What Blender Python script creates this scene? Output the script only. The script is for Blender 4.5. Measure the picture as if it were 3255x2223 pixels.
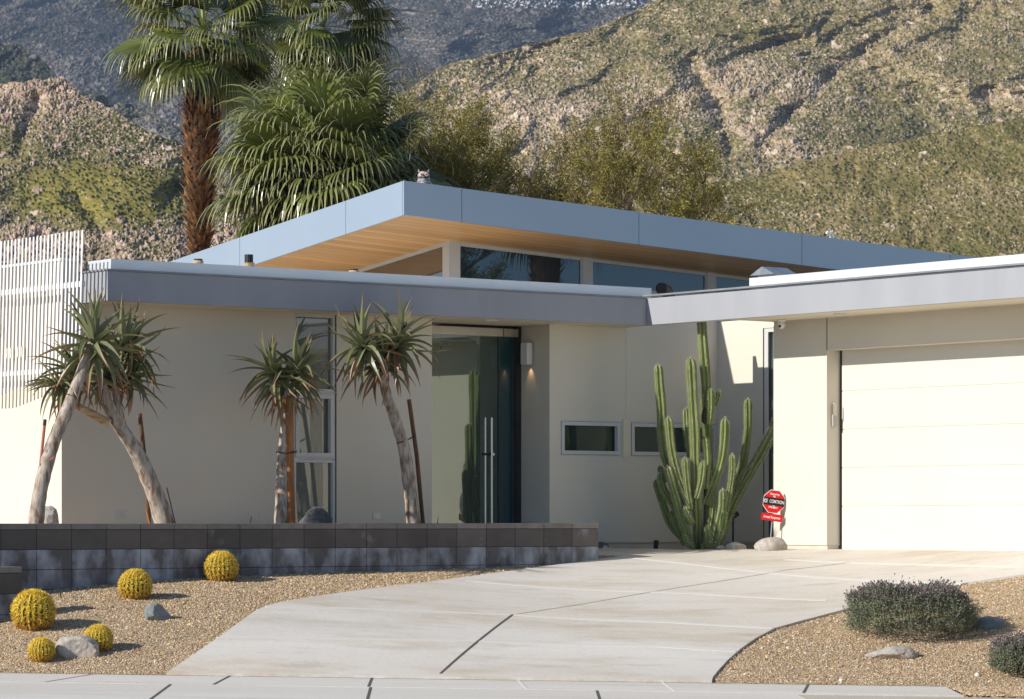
import bpy, bmesh, math, random
import numpy as np
from mathutils import Vector, Matrix, noise as mnoise
R = math.radians
D = bpy.data
SC = bpy.context.scene
COL = SC.collection
for o in list(D.objects): D.objects.remove(o)

# ------------------------------------------------------------------ camera, sky, sun, exposure
F = 10560.0; IW = 3255.0; CX = 1627.5; HY = 1655.0; E = 1.6     # focal length and horizon in photo pixels, eye height
cam = D.cameras.new('camera'); co = D.objects.new('camera', cam); COL.objects.link(co)
co.location = (0, 0, E); co.rotation_euler = (R(90), 0, 0)
cam.sensor_width = 36; cam.lens = F / IW * 36; cam.shift_y = (HY - 1111.5) / IW
cam.clip_start = .1; cam.clip_end = 20000
SC.camera = co
BX = Vector((.7985, .602, 0)).normalized()      # direction of the entrance wall, receding right
AX = Vector((-BX.y, BX.x, 0))                   # direction of the garage front, receding left
KA, KZ = .15, .53
sd = (-BX + KA * AX + Vector((0, 0, KZ))).normalized()          # towards the sun
sun = D.lights.new('sun', 'SUN'); sun.energy = 4.7; sun.angle = R(.5); sun.color = (1, .94, .86)
so = D.objects.new('sun', sun); COL.objects.link(so); so.location = (0, 0, 60)
so.rotation_euler = sd.to_track_quat('Z', 'Y').to_euler()
wd = D.worlds.new('World'); SC.world = wd; wd.use_nodes = True
nt = wd.node_tree; bg = nt.nodes['Background']
sky = nt.nodes.new('ShaderNodeTexSky'); sky.sky_type = 'NISHITA'; sky.sun_disc = False
sky.sun_elevation = math.asin(sd.z); sky.sun_rotation = math.atan2(sd.x, sd.y)
sky.air_density = .8; sky.dust_density = .1; sky.ozone_density = 2.5
nt.links.new(sky.outputs[0], bg.inputs[0]); bg.inputs[1].default_value = .092
SC.view_settings.view_transform = 'Standard'; SC.view_settings.look = 'None'
SC.view_settings.gamma = 1; SC.view_settings.exposure = 0.33

# ------------------------------------------------------------------ coordinates: b along the entrance wall, a along the garage front
C0 = Vector((1.634, 40.35, 0))
def W(b, a, z): return C0 + BX * b + AX * a + Vector((0, 0, E + z))
def uw(px, py): return (px - CX) / F, (HY - py) / F
def at(px, py, Y):
    u, w = uw(px, py); return Vector((u * Y, Y, E + w * Y))
def on_a(px, py, a):                             # -> b, z on the plane a
    u, w = uw(px, py); n = AX; d = (C0.dot(n) + a) / (u * n.x + n.y)
    p = Vector((u * d, d, 0)); return (p - C0).dot(BX), w * d
def on_b(px, py, b):
    u, w = uw(px, py); n = BX; d = (C0.dot(n) + b) / (u * n.x + n.y)
    p = Vector((u * d, d, 0)); return (p - C0).dot(AX), w * d
def gz(X, Y):                                    # ground height above the eye line
    X = np.asarray(X, float); Y = np.asarray(Y, float)
    zk = -1.40 - .0145 * (np.clip(X, -9, 9) + 4.72)
    yt = 40.89 + 1.326 * (2.352 - X); yt = -np.logaddexp(-yt * 2, -39.7 * 2) / 2
    yt = np.maximum(yt, 31.6)
    s = np.clip((Y - 30.6) / (yt - 30.6), 0, 1)
    m = np.clip((1 - X) / 5.8, 0, 1); q = 1.3 + 1.15 * m * m * (3 - 2 * m)
    return zk + (-.36 - zk) * (1 - (1 - s) ** q)
def gnd(px, py, dz=0):
    u, w = uw(px, py); lo, hi = 27.5, 41.0
    if w * hi < float(gz(u * hi, hi)) : pass
    for _ in range(40):
        m = (lo + hi) / 2
        if w * m > float(gz(u * m, m)): lo = m
        else: hi = m
    Y = hi; return Vector((u * Y, Y, E + float(gz(u * Y, Y)) + dz))

# ------------------------------------------------------------------ materials
def mix_rgb(nt, fac, a, b):
    n = nt.nodes.new('ShaderNodeMix'); n.data_type = 'RGBA'
    for s, v in ((0, fac), (6, a), (7, b)):
        if isinstance(v, bpy.types.NodeSocket): nt.links.new(v, n.inputs[s])
        elif s == 0: n.inputs[0].default_value = v
        else: n.inputs[s].default_value = (*v, 1)
    return n.outputs[2]
def tex(nt, kind, scale, coord=None, detail=4, stretch=None, rough=.55):
    tc = nt.nodes.new('ShaderNodeTexCoord'); src = tc.outputs['Object']
    if stretch:
        mp = nt.nodes.new('ShaderNodeMapping'); mp.inputs['Scale'].default_value = stretch
        nt.links.new(src, mp.inputs[0]); src = mp.outputs[0]
    if kind == 'noise':
        n = nt.nodes.new('ShaderNodeTexNoise'); n.inputs['Scale'].default_value = scale; n.inputs['Detail'].default_value = detail
        n.inputs['Roughness'].default_value = rough
    else:
        n = nt.nodes.new('ShaderNodeTexVoronoi'); n.inputs['Scale'].default_value = scale
    nt.links.new(src, n.inputs['Vector']); return n
def ramp(nt, src, lo, hi):
    n = nt.nodes.new('ShaderNodeMapRange'); n.inputs[1].default_value = lo; n.inputs[2].default_value = hi
    nt.links.new(src, n.inputs[0]); return n.outputs[0]
MATS = {}
def mat(name, c1, c2=None, rough=.7, scale=3, lo=.35, hi=.65, bump=0, bscale=40, bdist=.005, metal=0, spec=.5,
        stretch=None, c3=None, s3=.8, lo3=.45, hi3=.6, st3=None, attr=None, island=0, coat=0, transl=0, detail=4):
    if name in MATS: return MATS[name]
    m = D.materials.new(name); m.use_nodes = True; nt = m.node_tree; p = nt.nodes['Principled BSDF']
    col = None
    if attr:
        an = nt.nodes.new('ShaderNodeAttribute'); an.attribute_name = attr; col = an.outputs['Color']
        if c2:
            n = tex(nt, 'noise', scale, detail=detail, stretch=stretch)
            mm = nt.nodes.new('ShaderNodeMix'); mm.data_type = 'RGBA'; mm.blend_type = 'MULTIPLY'; mm.inputs[0].default_value = 1
            nt.links.new(col, mm.inputs[6]); nt.links.new(mix_rgb(nt, ramp(nt, n.outputs[0], lo, hi), c1, c2), mm.inputs[7]); col = mm.outputs[2]
    elif c2:
        n = tex(nt, 'noise', scale, detail=detail, stretch=stretch)
        col = mix_rgb(nt, ramp(nt, n.outputs[0], lo, hi), c1, c2)
    if c3:
        n = tex(nt, 'noise', s3, detail=5, stretch=st3); col = mix_rgb(nt, ramp(nt, n.outputs[0], lo3, hi3), col if col else c1, c3)
    if island:
        g = nt.nodes.new('ShaderNodeNewGeometry'); h = nt.nodes.new('ShaderNodeHueSaturation')
        mr = nt.nodes.new('ShaderNodeMapRange'); mr.inputs[3].default_value = 1 - island; mr.inputs[4].default_value = 1 + island
        nt.links.new(g.outputs['Random Per Island'], mr.inputs[0]); nt.links.new(mr.outputs[0], h.inputs['Value'])
        if col: nt.links.new(col, h.inputs['Color'])
        else: h.inputs['Color'].default_value = (*c1, 1)
        col = h.outputs[0]
    if col: nt.links.new(col, p.inputs['Base Color'])
    else: p.inputs['Base Color'].default_value = (*c1, 1)
    p.inputs['Roughness'].default_value = rough; p.inputs['Metallic'].default_value = metal
    p.inputs['Specular IOR Level'].default_value = spec; p.inputs['Coat Weight'].default_value = coat
    if bump:
        n = tex(nt, 'noise', bscale, detail=6, stretch=stretch if stretch else None)
        b = nt.nodes.new('ShaderNodeBump'); b.inputs['Strength'].default_value = bump; b.inputs['Distance'].default_value = bdist
        nt.links.new(n.outputs[0], b.inputs['Height']); nt.links.new(b.outputs[0], p.inputs['Normal'])
    if transl:
        t = nt.nodes.new('ShaderNodeBsdfTranslucent'); ms = nt.nodes.new('ShaderNodeMixShader'); ms.inputs[0].default_value = transl
        if col: nt.links.new(col, t.inputs[0])
        else: t.inputs[0].default_value = (*c1, 1)
        nt.links.new(p.outputs[0], ms.inputs[1]); nt.links.new(t.outputs[0], ms.inputs[2])
        nt.links.new(ms.outputs[0], nt.nodes['Material Output'].inputs[0])
    MATS[name] = m; return m
def glass(name, tint, refl, rough=.0, gcol=(1, 1, 1)):
    m = D.materials.new(name); m.use_nodes = True; nt = m.node_tree; p = nt.nodes['Principled BSDF']
    p.inputs['Base Color'].default_value = (*tint, 1); p.inputs['Roughness'].default_value = .3; p.inputs['Specular IOR Level'].default_value = .2
    g = nt.nodes.new('ShaderNodeBsdfGlossy'); g.inputs['Roughness'].default_value = rough; g.inputs['Color'].default_value = (*gcol, 1)
    ms = nt.nodes.new('ShaderNodeMixShader'); lw = nt.nodes.new('ShaderNodeLayerWeight'); lw.inputs[0].default_value = .25
    mr = nt.nodes.new('ShaderNodeMapRange'); mr.inputs[3].default_value = refl; mr.inputs[4].default_value = 1
    nt.links.new(lw.outputs['Fresnel'], mr.inputs[0]); nt.links.new(mr.outputs[0], ms.inputs[0])
    nt.links.new(p.outputs[0], ms.inputs[1]); nt.links.new(g.outputs[0], ms.inputs[2])
    nt.links.new(ms.outputs[0], nt.nodes['Material Output'].inputs[0]); return m

M = dict(
 stucco=mat('cream_stucco', (.70, .655, .56), (.675, .63, .535), rough=.9, scale=1.2, bump=.25, bscale=90, bdist=.004, c3=(.65, .605, .51), s3=.5, lo3=.5, hi3=.8, spec=.2),
 base=mat('stucco_base', (.62, .57, .47), (.55, .50, .42), rough=.95, scale=5, bump=.2, spec=.1),
 soffit=mat('soffit_plaster', (.74, .67, .53), (.70, .63, .50), rough=.9, scale=2, spec=.1),
 fascia=mat('grey_fascia', (.37, .38, .405), (.335, .345, .37), rough=.75, scale=2.5, stretch=(1, 1, .25), bump=.1, bscale=160, spec=.12, c3=(.33, .345, .37), s3=1.4, lo3=.5, hi3=.75, st3=(1, 1, .2)),
 cap=mat('metal_cap', (.30, .31, .32), (.24, .245, .25), rough=.5, scale=4, metal=.3),
 white=mat('white_parapet', (.84, .85, .86), (.80, .81, .82), rough=.36, scale=2, spec=.5, metal=.4),
 upfascia=mat('blue_grey_metal', (.43, .505, .59), (.41, .485, .57), rough=.34, scale=.7, metal=.5, bump=.03, bscale=8, spec=.5),
 paint=mat('white_paint', (.80, .80, .79), (.77, .77, .77), rough=.55, scale=2, spec=.4),
 frame=mat('window_frame', (.62, .62, .60), (.58, .58, .57), rough=.45, scale=3, spec=.4),
 alu=mat('brushed_metal', (.52, .48, .42), (.46, .43, .38), rough=.35, scale=6, metal=.7),
 dark=mat('dark_metal', (.03, .032, .035), (.02, .02, .022), rough=.5, scale=5),
 black=mat('black_plastic', (.012, .012, .012), rough=.5),
 roof=mat('roof_membrane', (.72, .68, .6), (.64, .6, .53), rough=.95, scale=1.5),
 gdoor=mat('garage_panel', (.70, .655, .56), (.68, .635, .54), rough=.5, scale=1.5, bump=.06, bscale=50, spec=.4),
 steel=mat('steel_handle', (.6, .6, .6), rough=.22, metal=1),
 panewin=glass('window_glass', (.12, .15, .135), .07),
 panesmall=glass('small_window_glass', (.012, .03, .026), .03),
 panedoor=glass('door_glass', (.02, .045, .043), .17, gcol=(.80, .90, .82)),
 paneclere=glass('clerestory_glass', (.008, .016, .02), .075, gcol=(.62, .80, 1)),
)

# ------------------------------------------------------------------ mesh builder
class MB:
    def __init__(s): s.v = []; s.f = []; s.c = None
    def add(s, vs, fs):
        o = len(s.v); s.v += [tuple(v) for v in vs]; s.f += [tuple(i + o for i in f) for f in fs]; return s
    def box(s, x0, x1, y0, y1, z0, z1):
        x0, x1 = min(x0, x1), max(x0, x1); y0, y1 = min(y0, y1), max(y0, y1)
        return s.add([(x, y, z) for z in (z0, z1) for y in (y0, y1) for x in (x0, x1)],
            [(0, 2, 3, 1), (4, 5, 7, 6), (0, 1, 5, 4), (2, 6, 7, 3), (0, 4, 6, 2), (1, 3, 7, 5)])
    def hexa(s, p):                        # 8 points, bottom 4 then top 4, same winding
        return s.add(p, [(3, 2, 1, 0), (4, 5, 6, 7), (0, 1, 5, 4), (1, 2, 6, 5), (2, 3, 7, 6), (3, 0, 4, 7)])
    def tube(s, pts, rads, n=8, caps=True, prof=None, up=None, twist=0):
        pts = [Vector(p) for p in pts]
        if not isinstance(rads, (list, tuple)): rads = [rads] * len(pts)
        o = len(s.v); t0 = (pts[1] - pts[0]).normalized()
        ref = up or (Vector((0, 0, 1)) if abs(t0.z) < .9 else Vector((1, 0, 0)))
        x = t0.cross(ref).normalized()
        for i, p in enumerate(pts):
            t = (pts[min(i + 1, len(pts) - 1)] - pts[max(i - 1, 0)]).normalized()
            x = (x - t * x.dot(t)).normalized(); y = t.cross(x)
            for k in range(n):
                an = 2 * math.pi * k / n + twist; r = rads[i] * (prof[k] if prof else 1)
                s.v.append(tuple(p + x * (r * math.cos(an)) + y * (r * math.sin(an))))
        for i in range(len(pts) - 1):
            for k in range(n):
                a = o + i * n + k; b = o + i * n + (k + 1) % n
                s.f.append((a, b, b + n, a + n))
        if caps:
            s.f.append(tuple(range(o + n - 1, o - 1, -1))); s.f.append(tuple(range(o + (len(pts) - 1) * n, o + len(pts) * n)))
        return s
    def lathe(s, c, prof, n=16):            # prof: (r, z)
        o = len(s.v)
        for r, z in prof:
            for k in range(n):
                a = 2 * math.pi * k / n; s.v.append((c[0] + r * math.cos(a), c[1] + r * math.sin(a), c[2] + z))
        for i in range(len(prof) - 1):
            for k in range(n):
                a = o + i * n + k; b = o + i * n + (k + 1) % n; s.f.append((a, b, b + n, a + n))
        s.f.append(tuple(range(o + n - 1, o - 1, -1))); s.f.append(tuple(range(o + (len(prof) - 1) * n, o + len(prof) * n)))
        return s
    def build(s, name, m, parent=None, smooth=False, bevel=0, colors=None, label=None):
        me = D.meshes.new(name); me.from_pydata(s.v, [], s.f)
        ob = D.objects.new(name, me); COL.objects.link(ob)
        for k in (m if isinstance(m, (list, tuple)) else [m]): me.materials.append(k)
        if colors is not None: vcol(me, colors)
        if smooth: me.polygons.foreach_set('use_smooth', [True] * len(me.polygons))
        if parent: ob.parent = parent
        if bevel:
            b = ob.modifiers.new('bevel', 'BEVEL'); b.width = bevel; b.segments = 2; b.limit_method = 'ANGLE'; b.angle_limit = R(50)
        if label: ob['label'] = label
        me.update(); return ob
def vcol(me, colors):
    at_ = me.color_attributes.new('Col', 'FLOAT_COLOR', 'POINT')
    c = np.ones((len(me.vertices), 4), np.float32); c[:, :3] = colors; at_.data.foreach_set('color', c.ravel())
def npmesh(name, V, Fq, m, colors=None, smooth=False, parent=None):
    me = D.meshes.new(name); k = Fq.shape[1]
    me.vertices.add(len(V)); me.vertices.foreach_set('co', np.asarray(V, np.float32).ravel())
    me.loops.add(Fq.size); me.loops.foreach_set('vertex_index', Fq.ravel().astype(np.int32))
    me.polygons.add(len(Fq)); me.polygons.foreach_set('loop_start', np.arange(0, Fq.size, k, dtype=np.int32))
    me.polygons.foreach_set('loop_total', np.full(len(Fq), k, np.int32))
    if smooth: me.polygons.foreach_set('use_smooth', np.ones(len(Fq), bool))
    me.update(calc_edges=True)
    if colors is not None: vcol(me, colors)
    me.materials.append(m); ob = D.objects.new(name, me); COL.objects.link(ob)
    if parent: ob.parent = parent
    return ob
def tag(o, label=None, cat=None, group=None, kind=None):
    if label: o['label'] = label
    if cat: o['category'] = cat
    if group: o['group'] = group
    if kind: o['kind'] = kind
    return o
def empty(name, loc, rz=0, label=None, cat=None, group=None):
    o = D.objects.new(name, None); COL.objects.link(o); o.location = loc; o.rotation_euler = (0, 0, rz); o.empty_display_size = .2
    bpy.context.view_layer.update(); return tag(o, label, cat, group)
RZ = math.atan2(BX.y, BX.x)
# ================================================================== THE HOUSE
HZ = .36                                        # local height = height above the garage floor
house = empty('modern_house', W(0, 0, -HZ), RZ, 'low flat roofed cream stucco house with a tilted blue grey upper roof', 'house')
class HB(MB):                                   # boxes in house coordinates (b, a, height above eye line)
    def hb(s, b0, b1, a0, a1, z0, z1): return s.box(b0, b1, a0, a1, z0 + HZ, z1 + HZ)
def part(name, m, parent=house, bevel=0, *boxes, **k):
    h = HB()
    for bx in boxes: h.hb(*bx)
    return h.build(name, m, parent, bevel=bevel, **k)
AWL = .6; SOF = 2.375; FT = 2.695; BL = -7.51   # entrance wall plane, soffit, fascia top, left end of the fascia
bD0 = on_a(1373, 1200, AWL)[0]; bD1 = on_a(1747, 1200, AWL)[0]; bW = on_a(2282, 1200, AWL)[0]
bWL = on_a(196, 1200, AWL)[0]
aJ = on_b(1657, 1200, bD1)[0]; aG = 1.235          # front of the jamb, plane of the entrance glass
# windows on the entrance wall
w1 = [on_a(px, py, AWL) for px, py in ((935, 998), (1068, 1664))]
wb0, wb1 = w1[0][0], w1[1][0]; wz1 = on_a(1000, 999, AWL)[1]; wz0 = -.27
s1 = [on_a(px, 1333, AWL)[0] for px in (1780, 1976)]; s2 = [on_a(px, 1333, AWL)[0] for px in (2003, 2280)]
sz1 = on_a(1870, 1336, AWL)[1]; sz0 = on_a(1870, 1451, AWL)[1]
T = .16
part('wall', M['stucco'], house, 0,
     (bWL, wb0, AWL, AWL + T, -.27, SOF), (wb0, wb1, AWL, AWL + T, wz1, SOF), (wb1, bD0, AWL, AWL + T, -.27, SOF),
     (bD0 - .12, bD0, AWL + T, aG + .1, -.27, SOF), (wb0, wb1, AWL, AWL + T, -.35, wz0))
part('wall', M['stucco'], house, 0,
     (bD1, s1[0], AWL, AWL + T, -.27, 2.6), (s1[0], s1[1], AWL, AWL + T, -.27, sz0), (s1[0], s1[1], AWL, AWL + T, sz1, 2.6),
     (s1[1], s2[0], AWL, AWL + T, -.27, 2.6), (s2[0], s2[1], AWL, AWL + T, -.27, sz0), (s2[0], s2[1], AWL, AWL + T, sz1, 2.6),
     (s2[1], bW, AWL, AWL + T, -.27, 2.6), (bD1, bD1 + .12, AWL + T, aG + .1, -.27, 2.6))
aTW = on_b(2425, 1200, bW)[0]; aTE = -1.384; zTW = on_b(2440, 1043, bW)[1]
part('wall', M['stucco'], house, 0, (bW, bW + T, aTW, AWL + T, -.27, 2.5), (bW, bW + T, aTE, aTW, zTW, 2.5))
aP1 = -2.323; LZ = 2.0
part('garage_wall', M['stucco'], house, 0, (.83, 1.05, aP1, aTE, -.29, SOF), (1.05, bW + T, aTE - .15, aTE, -.29, SOF), (.83, 1.05, -7.3, aP1 - .006, LZ, SOF),
     (.83, 1.05, -9.5, -7.3, -.29, SOF), (1.05, 6, -9.5, -9.3, -.29, SOF))
part('return_wall', M['stucco'], house, 0, (bWL, bWL + T, AWL + T, 9, -.4, 2.826), (bWL, BL - .002, AWL + .001, AWL + T, SOF, 2.826))
part('foundation', M['base'], house, 0, (bWL + .03, bD0, AWL + .02, AWL + T, -.5, -.27), (bD1, bW, AWL + .02, AWL + T, -.5, -.27),
     (bW + .02, bW + T, aTE, AWL, -.5, -.27), (.845, 1.03, aP1 + .005, aTE - .005, -.5, -.29))
part('control_joint', M['dark'], house, 0, (.8275, .84, aP1 - .008, aP1 + .003, LZ, SOF - .001))
part('control_joint', M['base'], house, 0, (bW - 1.49, bW - 1.484, AWL - .0015, AWL + .01, sz1 + .02, 2.5))
part('window_pier_panel', M['soffit'], house, 0, (s1[1] + .012, s2[0] - .012, AWL - .02, AWL + .01, sz0 - .02, sz1 + .02))
# roofs: entrance wing, beam across the cactus court, garage
part('soffit', M['soffit'], house, 0, (BL + .05, .168, .05, 9, SOF, SOF + .06))
part('soffit', M['soffit'], house, 0, (.052, 9, -11, -1.384, SOF, SOF + .06), (.052, .168, -1.384, .05, SOF, SOF + .06))
part('roof', M['roof'], house, 0, (BL + .05, .168, .05, 9, SOF + .06, 2.50), (.052, 9, -11, -1.384, SOF + .06, 2.53), (.17, 9, .8, 9, 2.3, 2.48))
f1 = part('fascia', M['fascia'], house, .004, (BL, -.0, 0, .05, SOF - .004, FT))
part('fascia', M['fascia'], house, .004, (BL, BL + .05, .052, AWL, SOF - .004, FT))
part('fascia', M['fascia'], house, .004, (.002, .05, -11, .05, SOF - .004, FT))
part('fascia_cap', M['cap'], house, .002, (BL - .012, -.012, -.014, .07, FT + .001, FT + .022), (BL - .012, BL + .07, .071, AWL - .002, FT + .001, FT + .022))
part('fascia_cap', M['cap'], house, .002, (-.010, .07, -11, .07, FT + .0235, FT + .045))
part('parapet', M['white'], house, .003, (BL + .10, .16, .10, .16, 2.5, 2.835), (BL + .10, BL + .16, .161, AWL - .003, 2.5, 2.835))
part('parapet', M['white'], house, .003, (.10, .16, -11, -1.777, 2.53, 2.845))
part('parapet', M['white'], house, .003, (bWL - .015, bWL + .2, AWL - .01, 9, 2.827, 2.86))
# upper roof
U0 = (-2.94, .94); SB, SA = -.048, -.118
def rz(b, a): return 3.62 + SB * (b - U0[0]) + SA * (a - U0[1])
bR, aR = 8.5, 9.0
def slab(h, b0, b1, a0, a1, lo, hi):
    h.hexa([(b, a, rz(b, a) + lo + HZ) for b, a in ((b0, a0), (b1, a0), (b1, a1), (b0, a1))] + [(b, a, rz(b, a) + hi + HZ) for b, a in ((b0, a0), (b1, a0), (b1, a1), (b0, a1))])
h = HB(); slab(h, U0[0] + .03, bR, U0[1] + .03, aR, .012, .035); h.build('wood_soffit', None or mat('wood_soffit', (.78, .47, .20), (.62, .35, .135), rough=.42, scale=2.2, stretch=(1.2, 30, 1), lo=.3, hi=.7, spec=.4), house)
wsm = MATS['wood_soffit']; ntw = wsm.node_tree
wv = ntw.nodes.new('ShaderNodeTexCoord'); sx = ntw.nodes.new('ShaderNodeSeparateXYZ'); ntw.links.new(wv.outputs['Object'], sx.inputs[0])
mm = ntw.nodes.new('ShaderNodeMath'); mm.operation = 'FRACT'; mk = ntw.nodes.new('ShaderNodeMath'); mk.operation = 'MULTIPLY'; mk.inputs[1].default_value = 7.0
ntw.links.new(sx.outputs[1], mk.inputs[0]); ntw.links.new(mk.outputs[0], mm.inputs[0])
gt = ntw.nodes.new('ShaderNodeMath'); gt.operation = 'GREATER_THAN'; gt.inputs[1].default_value = .07; ntw.links.new(mm.outputs[0], gt.inputs[0])
fl = ntw.nodes.new('ShaderNodeMath'); fl.operation = 'FLOOR'; ntw.links.new(mk.outputs[0], fl.inputs[0])
wn = ntw.nodes.new('ShaderNodeTexWhiteNoise'); wn.noise_dimensions = '1D'; ntw.links.new(fl.outputs[0], wn.inputs['W'])
pw = ntw.nodes['Principled BSDF']; src = pw.inputs['Base Color'].links[0].from_socket
hs = ntw.nodes.new('ShaderNodeHueSaturation'); mrr = ntw.nodes.new('ShaderNodeMapRange'); mrr.inputs[3].default_value = .85; mrr.inputs[4].default_value = 1.18
ntw.links.new(wn.outputs['Value'], mrr.inputs[0]); ntw.links.new(mrr.outputs[0], hs.inputs['Value']); ntw.links.new(src, hs.inputs['Color'])
ntw.links.new(mix_rgb(ntw, gt.outputs[0], (.38, .21, .08), hs.outputs[0]), pw.inputs['Base Color'])
h = HB(); slab(h, U0[0] + .03, bR, U0[1] + .03, aR, .036, .34); h.build('upper_roof', M['roof'], house)
def ufascia(segs, along):
    h = HB(); g = .004
    for s0, s1_ in zip(segs[:-1], segs[1:]):
        if along == 'b': slab(h, s0 + g, s1_ - g, U0[1], U0[1] + .029, 0, .405)
        else: slab(h, U0[0], U0[0] + .029, s0 + g, s1_ - g, 0, .405)
    return h.build('upper_fascia', M['upfascia'], house)
seamb = [on_a(px, 650, U0[1])[0] for px in (1468, 2031, 2549, 3020)]
seama = [on_b(px, 750, U0[0])[0] for px in (1099, 762)]
ufascia([U0[0] - .004] + seamb + [bR], 'b'); ufascia([U0[1] + .031] + seama + [aR], 'a')
h = HB(); slab(h, U0[0] + .0292, bR, U0[1] + .0292, U0[1] + .0298, .01, .395); slab(h, U0[0] + .0292, U0[0] + .0298, U0[1] + .03, aR, .01, .395)
h.build('fascia_backing', M['dark'], house)
# clerestory
ACL, BCL, SILL = 1.953, -1.56, 2.95
part('clerestory_wall', M['paint'], house, 0, (BCL, 6.5, ACL, ACL + .12, 2.48, SILL), (BCL, BCL + .12, ACL + .121, 8, 2.5, SILL - .2))
def cpost(b0, b1):
    h = HB(); z0 = SILL + HZ
    h.hexa([(b, a, z0) for b, a in ((b0, ACL - .02), (b1, ACL - .02), (b1, ACL + .12), (b0, ACL + .12))] + [(b, a, rz(b, a) + .014 + HZ) for b, a in ((b0, ACL - .02), (b1, ACL - .02), (b1, ACL + .12), (b0, ACL + .12))])
    return h.build('post', M['frame'], house)
cp = [on_a(px, 800, ACL)[0] for px in (1424, 1459, 1851, 1881, 2246, 2273, 2640, 2665)]
cpost(BCL - .0, cp[1]); cpost(cp[2], cp[3]); cpost(cp[4], cp[5]); cpost(cp[6], cp[7])
def cwin(b0, b1):
    fr = HB(); t = .022; zt0, zt1 = rz(b0, ACL) - .03, rz(b1, ACL) - .03
    pts = lambda a0, a1, q: [(b, a, z + HZ) for (b, z) in q for a in (a0, a1)]
    def bar(q):                                 # q: four corners in b, z
        fr.hexa([(q[0][0], ACL + .0, q[0][1] + HZ), (q[1][0], ACL + .0, q[1][1] + HZ), (q[1][0], ACL + .05, q[1][1] + HZ), (q[0][0], ACL + .05, q[0][1] + HZ),
                 (q[3][0], ACL + .0, q[3][1] + HZ), (q[2][0], ACL + .0, q[2][1] + HZ), (q[2][0], ACL + .05, q[2][1] + HZ), (q[3][0], ACL + .05, q[3][1] + HZ)])
    bar([(b0, zt0 - .0), (b1, zt1 - .0), (b1, zt1 + .044), (b0, zt0 + .044)]); bar([(b0, SILL), (b0 + t, SILL), (b0 + t, zt0 - .002), (b0, zt0)])
    bar([(b1 - t, SILL), (b1, SILL), (b1, zt1), (b1 - t, zt1)]); bar([(b0 + t, SILL), (b1 - t, SILL), (b1 - t, SILL + t), (b0 + t, SILL + t)])
    o = fr.build('window_frame', M['frame'], house)
    h = HB(); h.add([(b0 + t, ACL + .02, SILL + t + HZ), (b1 - t, ACL + .02, SILL + t + HZ), (b1 - t, ACL + .02, zt1 + .001 + HZ), (b0 + t, ACL + .02, zt0 + .001 + HZ)], [(0, 1, 2, 3)])
    h.build('pane', M['paneclere'], o)
for i in (1, 3, 5): cwin(cp[i], cp[i + 1])
cwin(cp[7], 6.4)
def swin():                                     # side clerestory, faces left
    fr = HB(); a0, a1 = ACL + .121, 6.5
    zz = lambda a: rz(BCL, a) - .03
    for q in (((a0, zz(a0)), (a1, zz(a1)), (a1, zz(a1) + .044), (a0, zz(a0) + .044)),):
        fr.hexa([(BCL, q[0][0], q[0][1] + HZ), (BCL, q[1][0], q[1][1] + HZ), (BCL + .05, q[1][0], q[1][1] + HZ), (BCL + .05, q[0][0], q[0][1] + HZ),
                 (BCL, q[3][0], q[3][1] + HZ), (BCL, q[2][0], q[2][1] + HZ), (BCL + .05, q[2][0], q[2][1] + HZ), (BCL + .05, q[3][0], q[3][1] + HZ)])
    o = fr.build('window_frame', M['frame'], house)
    h = HB(); h.add([(BCL + .02, a0, 2.5 + HZ), (BCL + .02, a1, 2.5 + HZ), (BCL + .02, a1, zz(a1) + HZ), (BCL + .02, a0, zz(a0) + HZ)], [(3, 2, 1, 0)])
    h.build('pane', glass('side_glass', (.07, .045, .02), .16), o)
swin()
# tall window of three lights
def rect_win(b0, b1, z0, z1, a, t, d, pm=M['panewin'], name='window', fm=M['frame'], parent=house, ap=.03):
    h = HB(); h.hb(b0, b0 + t, a, a + d, z0, z1); h.hb(b1 - t, b1, a, a + d, z0, z1); h.hb(b0 + t, b1 - t, a + .0005, a + d, z1 - t, z1); h.hb(b0 + t, b1 - t, a + .0005, a + d, z0, z0 + t)
    o = h.build(name, fm, parent)
    h = HB(); h.add([(b0 + t, a + ap, z0 + t + HZ), (b1 - t, a + ap, z0 + t + HZ), (b1 - t, a + ap, z1 - t + HZ), (b0 + t, a + ap, z1 - t + HZ)], [(0, 1, 2, 3)])
    h.build('pane', pm, o); return o
zz = [on_a(1000, y, AWL)[1] for y in (1246, 1462)]
rect_win(wb0, wb1, zz[0], wz1, AWL + .012, .035, .08, ap=.05)
o = rect_win(wb0, wb1, zz[1] + .006, zz[0] - .002, AWL + .012, .022, .08, ap=.06)
h = HB(); q = .024; e = .05
h.hb(wb0 + q, wb0 + q + e, AWL - .004, AWL + .06, zz[1] + .03, zz[0] - .026); h.hb(wb1 - q - e, wb1 - q, AWL - .004, AWL + .06, zz[1] + .03, zz[0] - .026)
h.hb(wb0 + q + e, wb1 - q - e, AWL - .0035, AWL + .06, zz[0] - .026 - e, zz[0] - .026); h.hb(wb0 + q + e, wb1 - q - e, AWL - .0035, AWL + .06, zz[1] + .03, zz[1] + .03 + e)
h.build('sash', M['frame'], o)
rect_win(wb0, wb1, -.26, zz[1] + .002, AWL + .012, .035, .08, ap=.05)
part('dark_reveal', M['dark'], house, 0, (wb1 - .001, wb1 + .006, AWL - .001, AWL + .1, -.26, wz1))
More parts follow.
